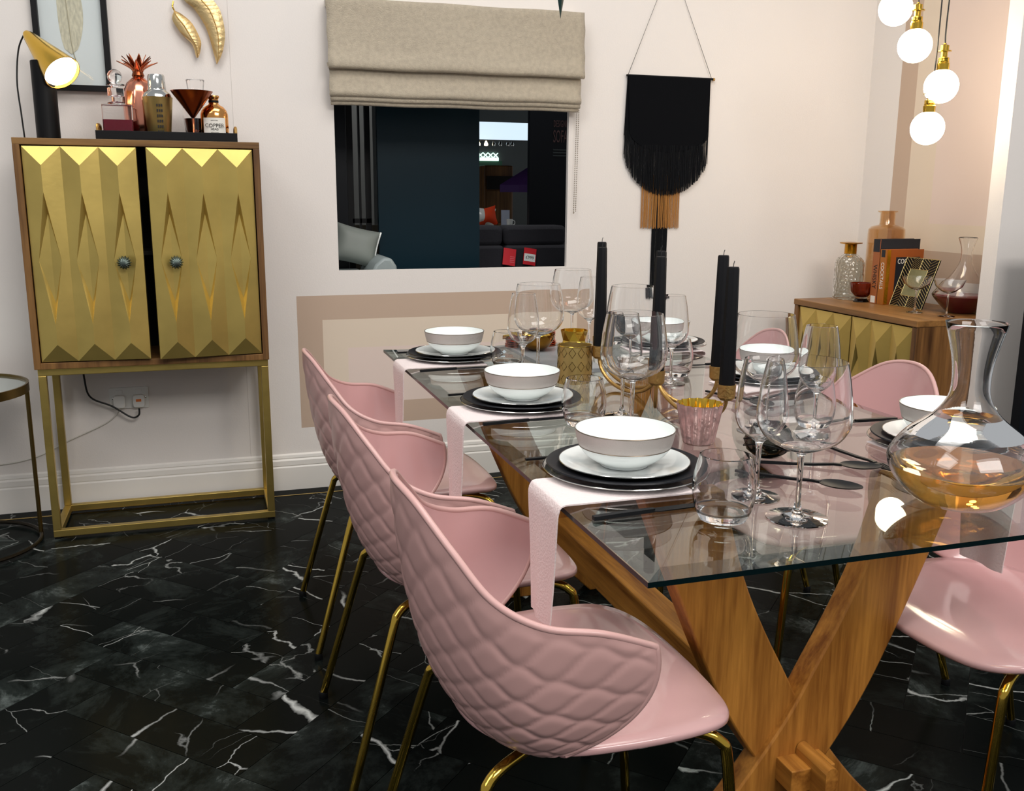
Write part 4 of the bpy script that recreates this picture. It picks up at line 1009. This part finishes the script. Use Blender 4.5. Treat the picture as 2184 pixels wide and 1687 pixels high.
# pale armchair with piped cushion
t = thing('armchair', 'pale blue grey leather armchair seen low in the window', 'armchair', (.70, 4.40, 0))
def pillow(w, h, d, pinch=.12, n=18):
    b = MB()
    def fn(u, v, s_):
        a, c = u*2-1, v*2-1; return (a*w*(1-pinch*(1-c*c)*.6), s_*d*((1-a**4)*(1-c**4))**.6, c*h*(1-pinch*(1-a*a)*.6))
    b.grid(lambda u, v: fn(u, v, 1), n, n); b.grid(lambda u, v: fn(u, v, -1), n, n); return b
arm = MB(); arm.prism([(.075-.085, .40), (.075+.02, .40), (.098, .86), (.092, .93), (.070, .965), (.035, .968), (.0, .94), (-.030, .88), (-.045, .80)], -.26, .05, 'XZ')
arm.build('arm', m_blue_s, t, True, 50, bevel=.012)
MB().box(-.55, -.01, -.24, .06, .40, .90).build('seat_base', m_blue_s, t, False, bevel=.03)
c_o = pillow(.105, .085, .05).build('cushion', mat('grey_leather', rgb(132,138,132), .45), t, True, 60); c_o.location = (-.055, -.04, 1.010); c_o.rotation_euler = (math.radians(-8), math.radians(14), 0)
MB().tube(spline([(.100,-.004,-.080),(.096,-.006,-.02),(.097,-.006,.03),(.103,-.004,.083)], 6), .0042, 8).build('piping', m_china, c_o)
struct(MB().box(.735, .86, 5.10, 5.14, 0, 2.3).build('wall_pillar', mat('pillar_grey', rgb(150,152,150), .8), None, False), 'grey pillar seen between black frames at the window left')
struct(MB().box(.70, .95, 4.95, 4.97, 0, 1.08).build('wall_low', mat('low_brown', rgb(70,64,52), .8), None, False), 'low brown wall behind the pale armchair')
# charcoal sofa with price cards
t = thing('sofa', 'charcoal fabric sofa low in the window with price cards', 'sofa', (0, 4.62, 0))
def cushion(b, x0, x1, y0, y1, z0, z1, r): return b.prism(rrect(x0, x1, z0, z1, r, 6), y0, y1, 'XZ')
for x0_, x1_ in ((1.255, 1.432), (1.438, 1.775)):
    cushion(MB(), x0_, x1_, .02, .16, .985, 1.085, .030).build('back_cushion', m_grey_s, t, True, 40, bevel=.02)
    cushion(MB(), x0_, x1_, .0, .15, .60, .987, .02).build('lumbar_cushion', m_grey_s, t, True, 40, bevel=.015)
MB().box(1.255, 2.3, -.55, .0, .40, .845).build('seat', m_grey_s, t, False, bevel=.03)
MB().box(1.255, 2.3, .16, .26, .05, 1.0).build('back_frame', m_grey_s, t, False, bevel=.03)
cushion(MB(), 1.755, 1.95, -.40, .10, .60, .965, .06).build('arm', m_grey_s, t, True, 40, bevel=.02)
for l_, x_, face in (('plain red price card propped on the charcoal sofa', 1.447, False), ('red and white price card propped on the charcoal sofa', 1.555, True)):
    t = thing('price_card', l_, 'card', (x_, 4.596, .890), 0, 'price cards on the charcoal sofa'); t.rotation_euler = (math.radians(-12), math.radians(9), 0)
    MB().box(-.033, .033, -.0015, .0015, 0, .085).build('card', mat('red_card', rgb(206,18,36), .5), t, False)
    if face:
        MB().box(-.030, .030, -.0022, -.0014, .018, .056).build('white_panel', m_china, t, False)
        text('price_text', '£999', .022, (0, -.0026, .037), (PI/2, 0, 0), m_print, t)
    else:
        for k in range(4): MB().box(.004, .028, -.0022, -.0014, .016+k*.009, .019+k*.009).build('print_line', mat('pink_print', rgb(226,110,120), .6), t, False)
# bright far shop
m_fascia = mat('backlit_fascia', rgb(190,220,235), .6, emit=(.72,.88,1,1), estr=1.0)
t = thing('light_fascia', 'pale blue backlit fascia high in the window view', 'sign', (0, 8.45, 0))
MB().box(2.2, 3.4, 0, .05, 1.71, 1.86).build('lit_panel', m_fascia, t, False)
for x_ in (2.3, 3.3): MB().tube([(x_, .025, 1.86), (x_, .025, 2.14)], .008, 8).build('hanger', m_black, t)
t = thing('track_lights', 'row of small track spotlights under the pale fascia', 'light', (0, 8.3, 0))
for x_ in (2.31, 2.94): MB().tube([(x_, 0, 1.70), (x_, 0, 2.14)], .006, 8).build('hanger', m_black, t)
MB().box(2.3, 2.95, -.01, .01, 1.69, 1.70).build('track', mat('track_grey', rgb(120,120,120), .5), t, False)
for k, x_ in enumerate((2.33, 2.40, 2.47, 2.53, 2.60, 2.64)):
    lit = k in (0, 1)
    MB().lathe([(0,1.69),(.006,1.688),(.018,1.660),(.016,1.648),(0,1.645)], 14, (x_, 0, 0)).build('spot', mat('spot_lit', rgb(255,240,200), .4, emit=(1,.85,.5,1), estr=6) if lit else m_silver, t)
b = MB().box(2.60, 2.81, 9.27, 9.30, 1.55, 1.582)
for k in range(4):
    for s_ in (-1, 1): b.tube([(2.627+k*.052-s_*.024, 9.285, 1.582), (2.627+k*.052+s_*.024, 9.285, 1.627)], .005, 6)
tag(b.build('lattice_sign', mat('mint_lit', rgb(200,255,235), .5, emit=(.7,1,.88,1), estr=1.6)), 'glowing white lattice strip in the far shop', 'sign')
tag(MB().box(2.58, 2.85, 9.28, 9.30, 1.25, 1.55).build('green_panel', mat('sage_green', rgb(70,110,84), .7), None, False), 'sage green board under the glowing lattice strip', 'board')
t = thing('wooden_dresser', 'tall brown wooden dresser in the far shop', 'dresser', (0, 7.2, 0))
MB().box(2.07, 2.30, 0, .4, .0, 1.45).build('body', m_side, t, False, bevel=.01)
for z_ in (.75, 1.02): MB().box(2.085, 2.285, -.012, 0, z_, z_+.24).build('drawer_front', m_cabw, t, False, bevel=.004)
MB().box(2.085, 2.40, -.03, .0, 1.27, 1.37).build('opening_shade', m_dark_in, t, False)  # solid dark block standing in for the shade inside an opening
t = thing('parasol', 'purple garden parasol in the far shop', 'parasol', (2.28, 6.6, 0))
MB().lathe([(0,1.46),(.27,1.30),(.27,1.25),(.26,1.25),(0,1.43)], 8).build('canopy', mat('purple_canvas', rgb(66,34,98), .7), t, False)
MB().tube([(0,0,0),(0,0,1.5)], .015, 8).build('pole', m_black, t)
t = thing('low_bench', 'pale low bench behind the charcoal sofa', 'bench', (0, 5.9, 0))
MB().box(1.66, 1.98, 0, .35, .96, 1.03).build('seat', mat('stone_fabric', rgb(120,116,104), .8), t, False, bevel=.02)
MB().box(1.68, 1.96, .03, .32, 0, .96).build('base', m_black, t, False)
for l_, x_, z_, rz_, m__ in (('white cushion behind the orange one on the bench', 1.705, 1.03, 6, m_china), ('orange cushion on the pale bench', 1.735, 1.03, -10, mat('orange_cloth', rgb(240,70,20), .7))):
    b = MB()
    def fn(u, v, s_):
        a, c = u*2-1, v*2-1; return (a*.085*(1-.10*(1-c*c)), s_*.035*(1-a*a)*(1-c*c)-(.05 if 'orange' in l_ else -.02), .062+c*.062*(1-.12*(1-a*a)))
    b.grid(lambda u, v: fn(u, v, 1), 14, 14); b.grid(lambda u, v: fn(u, v, -1), 14, 14)
    o = b.build('cushion', m__, None, True, 60); o.location = (x_, 6.05, z_); o.rotation_euler = (0, math.radians(rz_), 0); tag(o, l_, 'cushion')
tag(MB().box(1.855, 1.910, 6.05, 6.06, 1.03, 1.135).build('show_card', mat('pale_card', rgb(190,200,222), .6), None, False), 'pale printed card standing on the bench', 'card')
t = thing('mug', 'small white mug before the pale card', 'mug', (1.885, 5.97, 1.03))
MB().lathe([(0,0),(.018,0),(.021,.05),(.0195,.05),(.017,.004),(0,.004)], 20).build('cup', m_china, t); MB().tube(spline([(.020,0,.042),(.034,0,.036),(.034,0,.018),(.019,0,.012)], 5), .0028, 6).build('handle', m_china, t)

# ------------------------------------------------------------------ black fringed wall hanging
t = thing('wall_hanging', 'black fringed textile wall hanging with tan tassels', 'wall hanging', (0, BW-.012, 0))
hx0, hx1, hz = 1.800, 2.205, 1.752
MB().tube([(hx0-.006,0,hz),(hx1+.012,0,hz)], .005, 10).build('rod', m_black, t)
MB().tube([(hx1+.012,0,hz-.001),(hx1+.020,0,hz-.001)], .0065, 10).build('rod_end', m_antique, t)
MB().tube([(hx0,0,hz),(1.995,.008,2.23),(hx1+.006,0,hz)], .0011, 6).build('string', m_cord, t)
MB().tube([(1.995,-.006,2.236),(1.995,.012,2.232)], .004, 8).build('hook', m_antique, t)
cxh = .5*(hx0+hx1); poly = [(hx0, hz), (hx0-.012, 1.46)]
back = poly+[(p[0], p[1]) for p in [(cxh-.214*math.cos(a), 1.455-.212*math.sin(a)) for a in [PI*k/24 for k in range(1, 24)]]]+[(hx1+.002, 1.46), (hx1, hz)]
front_arc = [(cxh-.190*math.cos(a), 1.52-.090*math.sin(a)) for a in [PI*k/20 for k in range(0, 21)]]
MB().prism([(hx0+.002, hz)]+front_arc+[(hx1-.002, hz)], -.008, -.004, 'XZ').build('felt_panel', m_felt, t, False)
MB().prism([(hx0, hz), (hx0-.010, 1.50)]+[(cxh-.200*math.cos(a), 1.50-.07*math.sin(a)) for a in [PI*k/20 for k in range(1, 20)]]+[(hx1+.002, 1.50), (hx1, hz)], -.002, .002, 'XZ').build('back_panel', m_felt, t, False)
def fringe(name, x0, x1, n, zt, zb, y, r, m__):
    b = MB()
    for k in range(n):
        x = x0+(x1-x0)*(k+.5)/n+random.uniform(-.0006,.0006); dy = random.uniform(-.0025,.0025); z1_ = zb(x)+random.uniform(-.006,.004)
        b.tube([(x, y+dy, zt(x)), (x+random.uniform(-.0012,.0012), y+dy, (zt(x)+z1_)/2), (x+random.uniform(-.002,.002), y+dy, z1_)], r, 4)
    o = b.build(name, m__, t, False); o['kind'] = 'stuff'; return o
arcz = lambda x: 1.455-.212*math.sqrt(max(0, 1-((x-cxh)/.2145)**2))
fringe('black_fringe', hx0-.010, hx1+.002, 150, lambda x: 1.52, arcz, -.003, .0016, m_thread)
fringe('black_fringe', cxh-.188, cxh+.188, 110, lambda x: 1.46, lambda x: arcz(x)+.02, -.008, .0013, m_thread)
fringe('tan_tassels', 1.884, 2.078, 46, lambda x: 1.33, lambda x: 1.095, .003, .0017, m_tan)
fringe('long_black_tassels', 1.944, 2.024, 24, lambda x: 1.30, lambda x: .775, .006, .0022, m_thread)

# ------------------------------------------------------------------ framed feather print and gold leaves
t = thing('feather_print', 'black framed feather print above the table lamp', 'picture', (0, BW-.012, 0))
fx0, fx1, fz0, fz1 = -.548, -.296, 1.606, 2.10
for nm_, bx_ in (('frame_bar', (fx0, fx0+.020, fz0, fz1)), ('frame_bar', (fx1-.020, fx1, fz0, fz1)), ('frame_bar', (fx0+.020, fx1-.020, fz0, fz0+.020)), ('frame_bar', (fx0+.020, fx1-.020, fz1-.020, fz1))):
    MB().box(bx_[0], bx_[1], -.022, .012, bx_[2], bx_[3]).build(nm_, m_black, t, False, bevel=.001)
MB().box(fx0+.018, fx1-.018, .004, .008, fz0+.018, fz1-.018).build('print_sheet', mat('print_paper', rgb(222,226,226), .7), t, False)
fo = MB(); nF = 30
def feather(u, v):
    s_ = v; z = 1.735+s_*.30; cx_ = -.428-.012*s_+.012*math.sin(s_*3); w_ = .043*(math.sin(PI*min(1, s_*.9+.10))**.55)
    return (cx_+(u-.5)*2*w_, .0032-.002*(1-abs(u-.5)*2), z+abs(u-.5)*.035)
fo.grid(feather, 10, nF); fe = fo.build('feather', mat('feather_ink', rgb(204,196,172), .7, var=.22, vscale=40, stretch=(3,1,1)), t, True, 60)
MB().tube(spline([(-.408,.001,1.690),(-.424,.001,1.76),(-.432,.001,1.90),(-.440,.001,2.03)], 6), .0018, 6).build('quill', mat('quill', rgb(176,166,140), .7), fe)
MB().box(fx0+.018, fx1-.018, -.010, -.009, fz0+.018, fz1-.018).build('glass_pane', m_sheet_f if 'm_sheet_f' in globals() else thin_glass('picture_glass', (.97,.98,.98,1)), t, False)
def wall_leaf(label, left, right, mid):
    n = 22; L_ = [(p.x, p.y) for p in spline([(x, z, 0) for x, z in left], 6)]; R_ = [(p.x, p.y) for p in spline([(x, z, 0) for x, z in right], 6)]
    def smp(c, t_):
        k = t_*(len(c)-1); i = min(int(k), len(c)-2); f = k-i; return (c[i][0]*(1-f)+c[i+1][0]*f, c[i][1]*(1-f)+c[i+1][1]*f)
    t = thing('gold_wall_leaf', label, 'wall ornament', (0, BW-.022, 0), 0, 'gold leaves on the wall')
    b = MB()
    def fn(u, v, off):
        a, c = smp(L_, v), smp(R_, v); x = a[0]*(1-u)+c[0]*u; z = a[1]*(1-u)+c[1]*u
        w_ = abs(u-mid)/max(mid, 1-mid); y = .014*w_*w_-.010+.0012*math.sin(v*120+u*8)*(u > mid)
        return (x, y+off-.010*math.sin(PI*v), z)
    b.grid(lambda u, v: fn(u, v, 0), 12, 60); b.grid(lambda u, v: fn(u, v, .0025), 12, 60, flip=True)
    b.build('blade', mat('pale_gold', rgb(226,198,144), .40, .9, bump=.15, bscale=90), t, True, 50)
    MB().tube([Vector(fn(mid, k/20, -.0012)) for k in range(21)], [.0028*(1-.6*k/20) for k in range(21)], 8).build('midrib', m_antique, t)
    MB().tube([(smp(L_, .45)[0]*.5+smp(R_, .45)[0]*.5, 0, smp(L_, .45)[1]), (smp(L_, .45)[0]*.5+smp(R_, .45)[0]*.5, .022, smp(L_, .45)[1])], .003, 6).build('wall_pin', m_antique, t)
    return t
wall_leaf('large gold leaf curving down the wall beside the blind', [(-.05,2.05),(-.040,1.985),(-.023,1.944),(.012,1.913),(.050,1.848),(.071,1.765),(.080,1.722)], [(-.048,2.052),(.035,2.02),(.081,1.950),(.105,1.91),(.117,1.835),(.105,1.767),(.082,1.720)], .58)
wl = wall_leaf('small gold leaf left of the large one on the wall', [(-.062,1.905),(-.070,1.875),(-.055,1.845),(-.036,1.819),(-.004,1.787),(.007,1.745),(.012,1.741)], [(-.060,1.907),(-.034,1.894),(.001,1.862),(.027,1.805),(.026,1.775),(.021,1.755),(.014,1.740)], .45)
MB().tube(spline([(-.061,-.004,1.906),(-.066,-.006,1.92),(-.062,0,1.938)], 5), .003, 8).build('stalk', m_gold, wl)

# ------------------------------------------------------------------ on the sideboard
ZS = SZ
t = thing('ribbed_bottle', 'dimpled clear glass bottle with gold neck on the sideboard', 'bottle', (2.800, 3.705, ZS))
dm = lambda a, z: 1+.030*math.cos(18*a)*math.cos(z*2*PI/.022)
pr = [(0,.002),(.056,0),(.062,.006),(.0645,.03),(.0645,.15),(.061,.172),(.048,.190),(.030,.202),(.027,.207)]
pp = [(p.x, p.y) for p in spline([(r, z, 0) for r, z in pr], 8)]
MB().lathe(pp, 108, rfun=dm).build('glass_body', thin_glass('dimpled_glass', (.74,.74,.68,1), base=.10, power=3.0, dimple=62.0), t, True, 60)
MB().lathe([(.027,.205),(.0265,.246),(.028,.248),(.049,.252),(.050,.256),(.025,.257),(.024,.206)], 40).build('gold_neck', m_goldg, t, True, 40)
t = thing('red_glass', 'small red brown ribbed glass on a clear foot', 'glass', (2.785, 3.585, ZS))
rr_ = lambda a, z: 1+.018*math.cos(20*a)
MB().lathe([(0,.022),(.027,.024),(.045,.045),(.051,.084),(.0485,.084),(.042,.048),(.025,.029),(0,.028)], 80, rfun=rr_).build('red_cup', m_redg, t, True, 50)
MB().lathe([(0,0),(.034,0),(.034,.003),(.026,.012),(.026,.022),(0,.022)], 32).build('clear_foot', m_glass, t, True, 40)
t = thing('amber_bottle', 'large tall amber glass bottle at the back of the sideboard', 'bottle', (2.935, 3.640, ZS))
MB().lathe([(0,.002),(.076,0),(.082,.006),(.0805,.30),(.079,.318),(.067,.330),(.036,.338),(.033,.344),(.0325,.388),(.043,.394),(.043,.399),(.028,.400),(.029,.344),(.033,.337),(.064,.326),(.075,.316),(.078,.008),(0,.007)], 56).build('bottle_body', thin_glass('amber_sheet', (.90,.77,.60,1), base=.06, power=1.3), t, True, 40)
def book(label, x0, y0, w, th, h, cover, spine, extra):
    t = thing('cocktail_book', label, 'book', (x0, y0, ZS), math.radians(2), 'cocktail books on the sideboard')
    MB().box(.002, w, -.0, .0025, 0, h).build('front_cover', cover, t, False, bevel=.0008); MB().box(.002, w, th-.0025, th, 0, h).build('back_cover', cover, t, False, bevel=.0008)
    MB().box(-.001, .003, 0, th, 0, h).build('spine', spine, t, False, bevel=.0012); MB().box(.004, w-.004, .0026, th-.0026, .003, h-.003).build('pages', m_paper, t, False)
    extra(t); return t
m_bk1 = mat('rust_cover', rgb(150,76,26), .35); m_bk1s = mat('gold_spine', rgb(172,104,36), .3, .3); m_bk2 = mat('ink_cover', rgb(22,24,32), .5); m_bk2s = mat('rust_spine', rgb(160,92,48), .5)
def ex1(t):
    MB().box(.052, .18, -.0006, .0006, .055, .205).build('cover_panel', m_bk2, t, False)
    text('cover_text', 'COCKTAILS', .030, (.060, -.0012, .186), (PI/2, 0, 0), m_printw, t, 'LEFT', 1.0, .78)
    MB().box(0.004, .022, -.0006, .0006, .002, .236).build('gold_hinge', m_goldg, t, False)
    text('spine_text', 'COCKTAILS', .027, (-.0016, .019, .125), (PI/2, PI/2, -PI/2), m_printw, t, 'CENTER', 1.0, .8)
    MB().box(-.0016, -.0006, .008, .03, .205, .236).build('spine_patch', m_bk2, t, False)
def ex2(t):
    text('spine_text', 'WHISKY', .034, (-.0016, .020, .118), (PI/2, PI/2, -PI/2), m_print, t, 'CENTER', 1.0, .82)
    MB().box(-.0016, -.0006, .0, .040, .225, .280).build('spine_head', m_bk2, t, False)
    MB().box(-.0016, -.0006, .006, .034, .004, .034).build('spine_patch', m_paper, t, False)
book('rust and gold cocktail book standing in front of the taller dark book', 2.795, 3.452, .20, .038, .238, m_bk1, m_bk1s, ex1)
book('taller dark whisky book standing behind the rust cocktail book', 2.792, 3.494, .215, .040, .280, m_bk2, m_bk2s, ex2)
t = thing('photo_frame', 'black and gold geometric photo frame leaning back beside the books', 'picture', (2.824, 3.346, ZS+.0012)); t.rotation_euler = (math.radians(-20), 0, -PI/2)
W_, H_ = .196, .218
MB().box(-W_/2, W_/2, 0, .006, 0, H_).build('frame_body', m_black, t, False)
m_gl = mat('gold_line', rgb(206,186,128), .4, .6)
b = MB(); ix0, ix1, iz0, iz1 = -.052, .052, .050, .168
def hatch(x0, x1, z0, z1, sl, n):
    """slanted gold lines clipped to a cell of the border"""
    for k in range(n):
        c = (k+.5)/n*((z1-z0)+abs(sl)*(x1-x0))-(abs(sl)*(x1-x0) if sl > 0 else 0)
        pts = []
        for i in range(13):
            x = x0+(x1-x0)*i/12; z = z0+c+sl*(x-x0)
            if z0 <= z <= z1: pts.append((x, -.0007, z))
        if len(pts) > 1: b.tube([pts[0], pts[-1]], .0009, 4)
hatch(-W_/2, ix0, 0, H_*.42, .55, 9); hatch(-W_/2, ix0, H_*.42, H_, -.75, 11)
hatch(ix1, W_/2, 0, H_*.55, -.75, 11); hatch(ix1, W_/2, H_*.55, H_, .55, 9)
hatch(ix0, 0, 0, iz0, -.6, 7); hatch(0, ix1, 0, iz0, .9, 8); hatch(ix0, 0, iz1, H_, .9, 8); hatch(0, ix1, iz1, H_, -.6, 7)
for (xa, xb, za, zb_) in ((-W_/2, W_/2, .001, .001), (-W_/2, W_/2, H_-.001, H_-.001), (-W_/2, -W_/2, 0, H_), (W_/2, W_/2, 0, H_), (ix0, ix1, iz0, iz0), (ix0, ix1, iz1, iz1), (ix0, ix0, iz0, iz1), (ix1, ix1, iz0, iz1),
                          (-W_/2, ix0, H_*.42, H_*.42-.02), (ix1, W_/2, H_*.55, H_*.55+.02), (0, 0, 0, iz0), (0, 0, iz1, H_)):
    b.tube([(xa, -.0007, za), (xb, -.0007, zb_)], .0012, 4)
b.build('gold_pattern', m_gl, t, False)['kind'] = 'stuff'
MB().box(ix0, ix1, -.0006, .0004, iz0, iz1).build('photo', mat('olive_photo', rgb(120,118,84), .5, var=.25, vscale=18), t, False)
MB().prism([(.006, .13), (.006, .12), (.062, .020), (.068, .022)], -.02, .02, 'YZ').build('strut', m_black, t, False)
cp = [(0,0),(.036,.0005),(.036,.002),(.010,.0055),(.0042,.012),(.0036,.078),(.006,.084),(.030,.092),(.056,.110),(.068,.135),(.0665,.135),(.054,.112),(.029,.0945),(.004,.088),(0,.0875)]
coupe = MB().lathe([(r*.88, z*1.08) for r, z in cp], 40).mesh('coupe_glass', m_glass, True, 50)
put('coupe_glass', coupe, 'coupe glass before the geometric photo frame on the sideboard', 'glass', 'coupe glasses on the sideboard', 2.742, 3.190, ZS)
put('coupe_glass', coupe, 'coupe glass between the photo frame and the wine decanter', 'glass', 'coupe glasses on the sideboard', 2.772, 3.045, ZS)
t = thing('wine_decanter', 'wide glass decanter half full of red wine on the sideboard', 'decanter', (2.925, 3.135, ZS))
dp = [(0,.002),(.055,0),(.072,.006),(.110,.038),(.138,.068),(.133,.082),(.105,.112),(.066,.150),(.036,.190),(.026,.225),(.028,.260),(.044,.302)]
D_ = [(p.x*.83, p.y) for p in spline([(r, z, 0) for r, z in dp], 6)]
MB().lathe([(0,.002)]+D_[1:]+[(max(0, r-.002), z+.002) for r, z in D_][::-1]+[(0,.004)], 56).build('vessel', m_glass, t, True, 60)
lq = [(max(0, r-.0026), z+.0026) for r, z in D_ if z < .070]
MB().lathe([(0,.0046)]+lq[1:]+[(0, lq[-1][1])], 56).build('red_wine', m_wine, t, True, 40)

# ------------------------------------------------------------------ globe pendants
MB_r = MB().box(2.30, 2.60, 2.93, 2.95, TOPZ-.02, TOPZ); MB_r.box(2.44, 2.46, 2.95, BW, TOPZ-.02, TOPZ); MB_r.box(2.5, 2.56, 2.90, 3.10, TOPZ-.03, TOPZ-.02)
struct(MB_r.build('trim_1', m_black, None, False), 'black lighting rail above the sideboard')
for lab, (gx, gy, gz), full in (('upper left', (2.446, 3.090, 1.912), True), ('second from the top', (2.491, 3.025, 1.778), True), ('third from the top, brass flange above', (2.574, 2.967, 1.635), True), ('lowest', (2.546, 2.985, 1.489), False)):
    t = thing('globe_pendant', 'glowing white globe pendant on brass socket, '+lab+' of the four' if 'brass' not in lab else 'glowing globe pendant '+lab, 'lamp', (gx, gy, gz), 0, 'globe pendants above the sideboard')
    MB().ball((0,0,0), .0595, 32, 20).build('globe', m_bulb, t)
    z_ = .054
    MB().lathe([(0,z_),(.021,z_),(.022,z_+.024),(.0195,z_+.026),(.0195,z_+.030),(.0182,z_+.031),(.0192,z_+.033),(.0182,z_+.035),(.0192,z_+.037),(.0182,z_+.039),(.0192,z_+.041),(.0182,z_+.044),(.0115,z_+.047),(.0115,z_+.064),(.024,z_+.065),(.024,z_+.068),(.015,z_+.069),(.015,z_+.086),(.006,z_+.090),(.004,z_+.094),(0,z_+.095)], 32).build('brass_socket', m_gold, t, True, 30)
    off = -.008 if not full else 0.006
    MB().tube(spline([(0,0,z_+.093),(.003,off,.22),(.008-.0*gx,off*.5,.5),(.006,.0,TOPZ-.03-gz)], 6), .0025, 8).build('flex', m_cord, t)
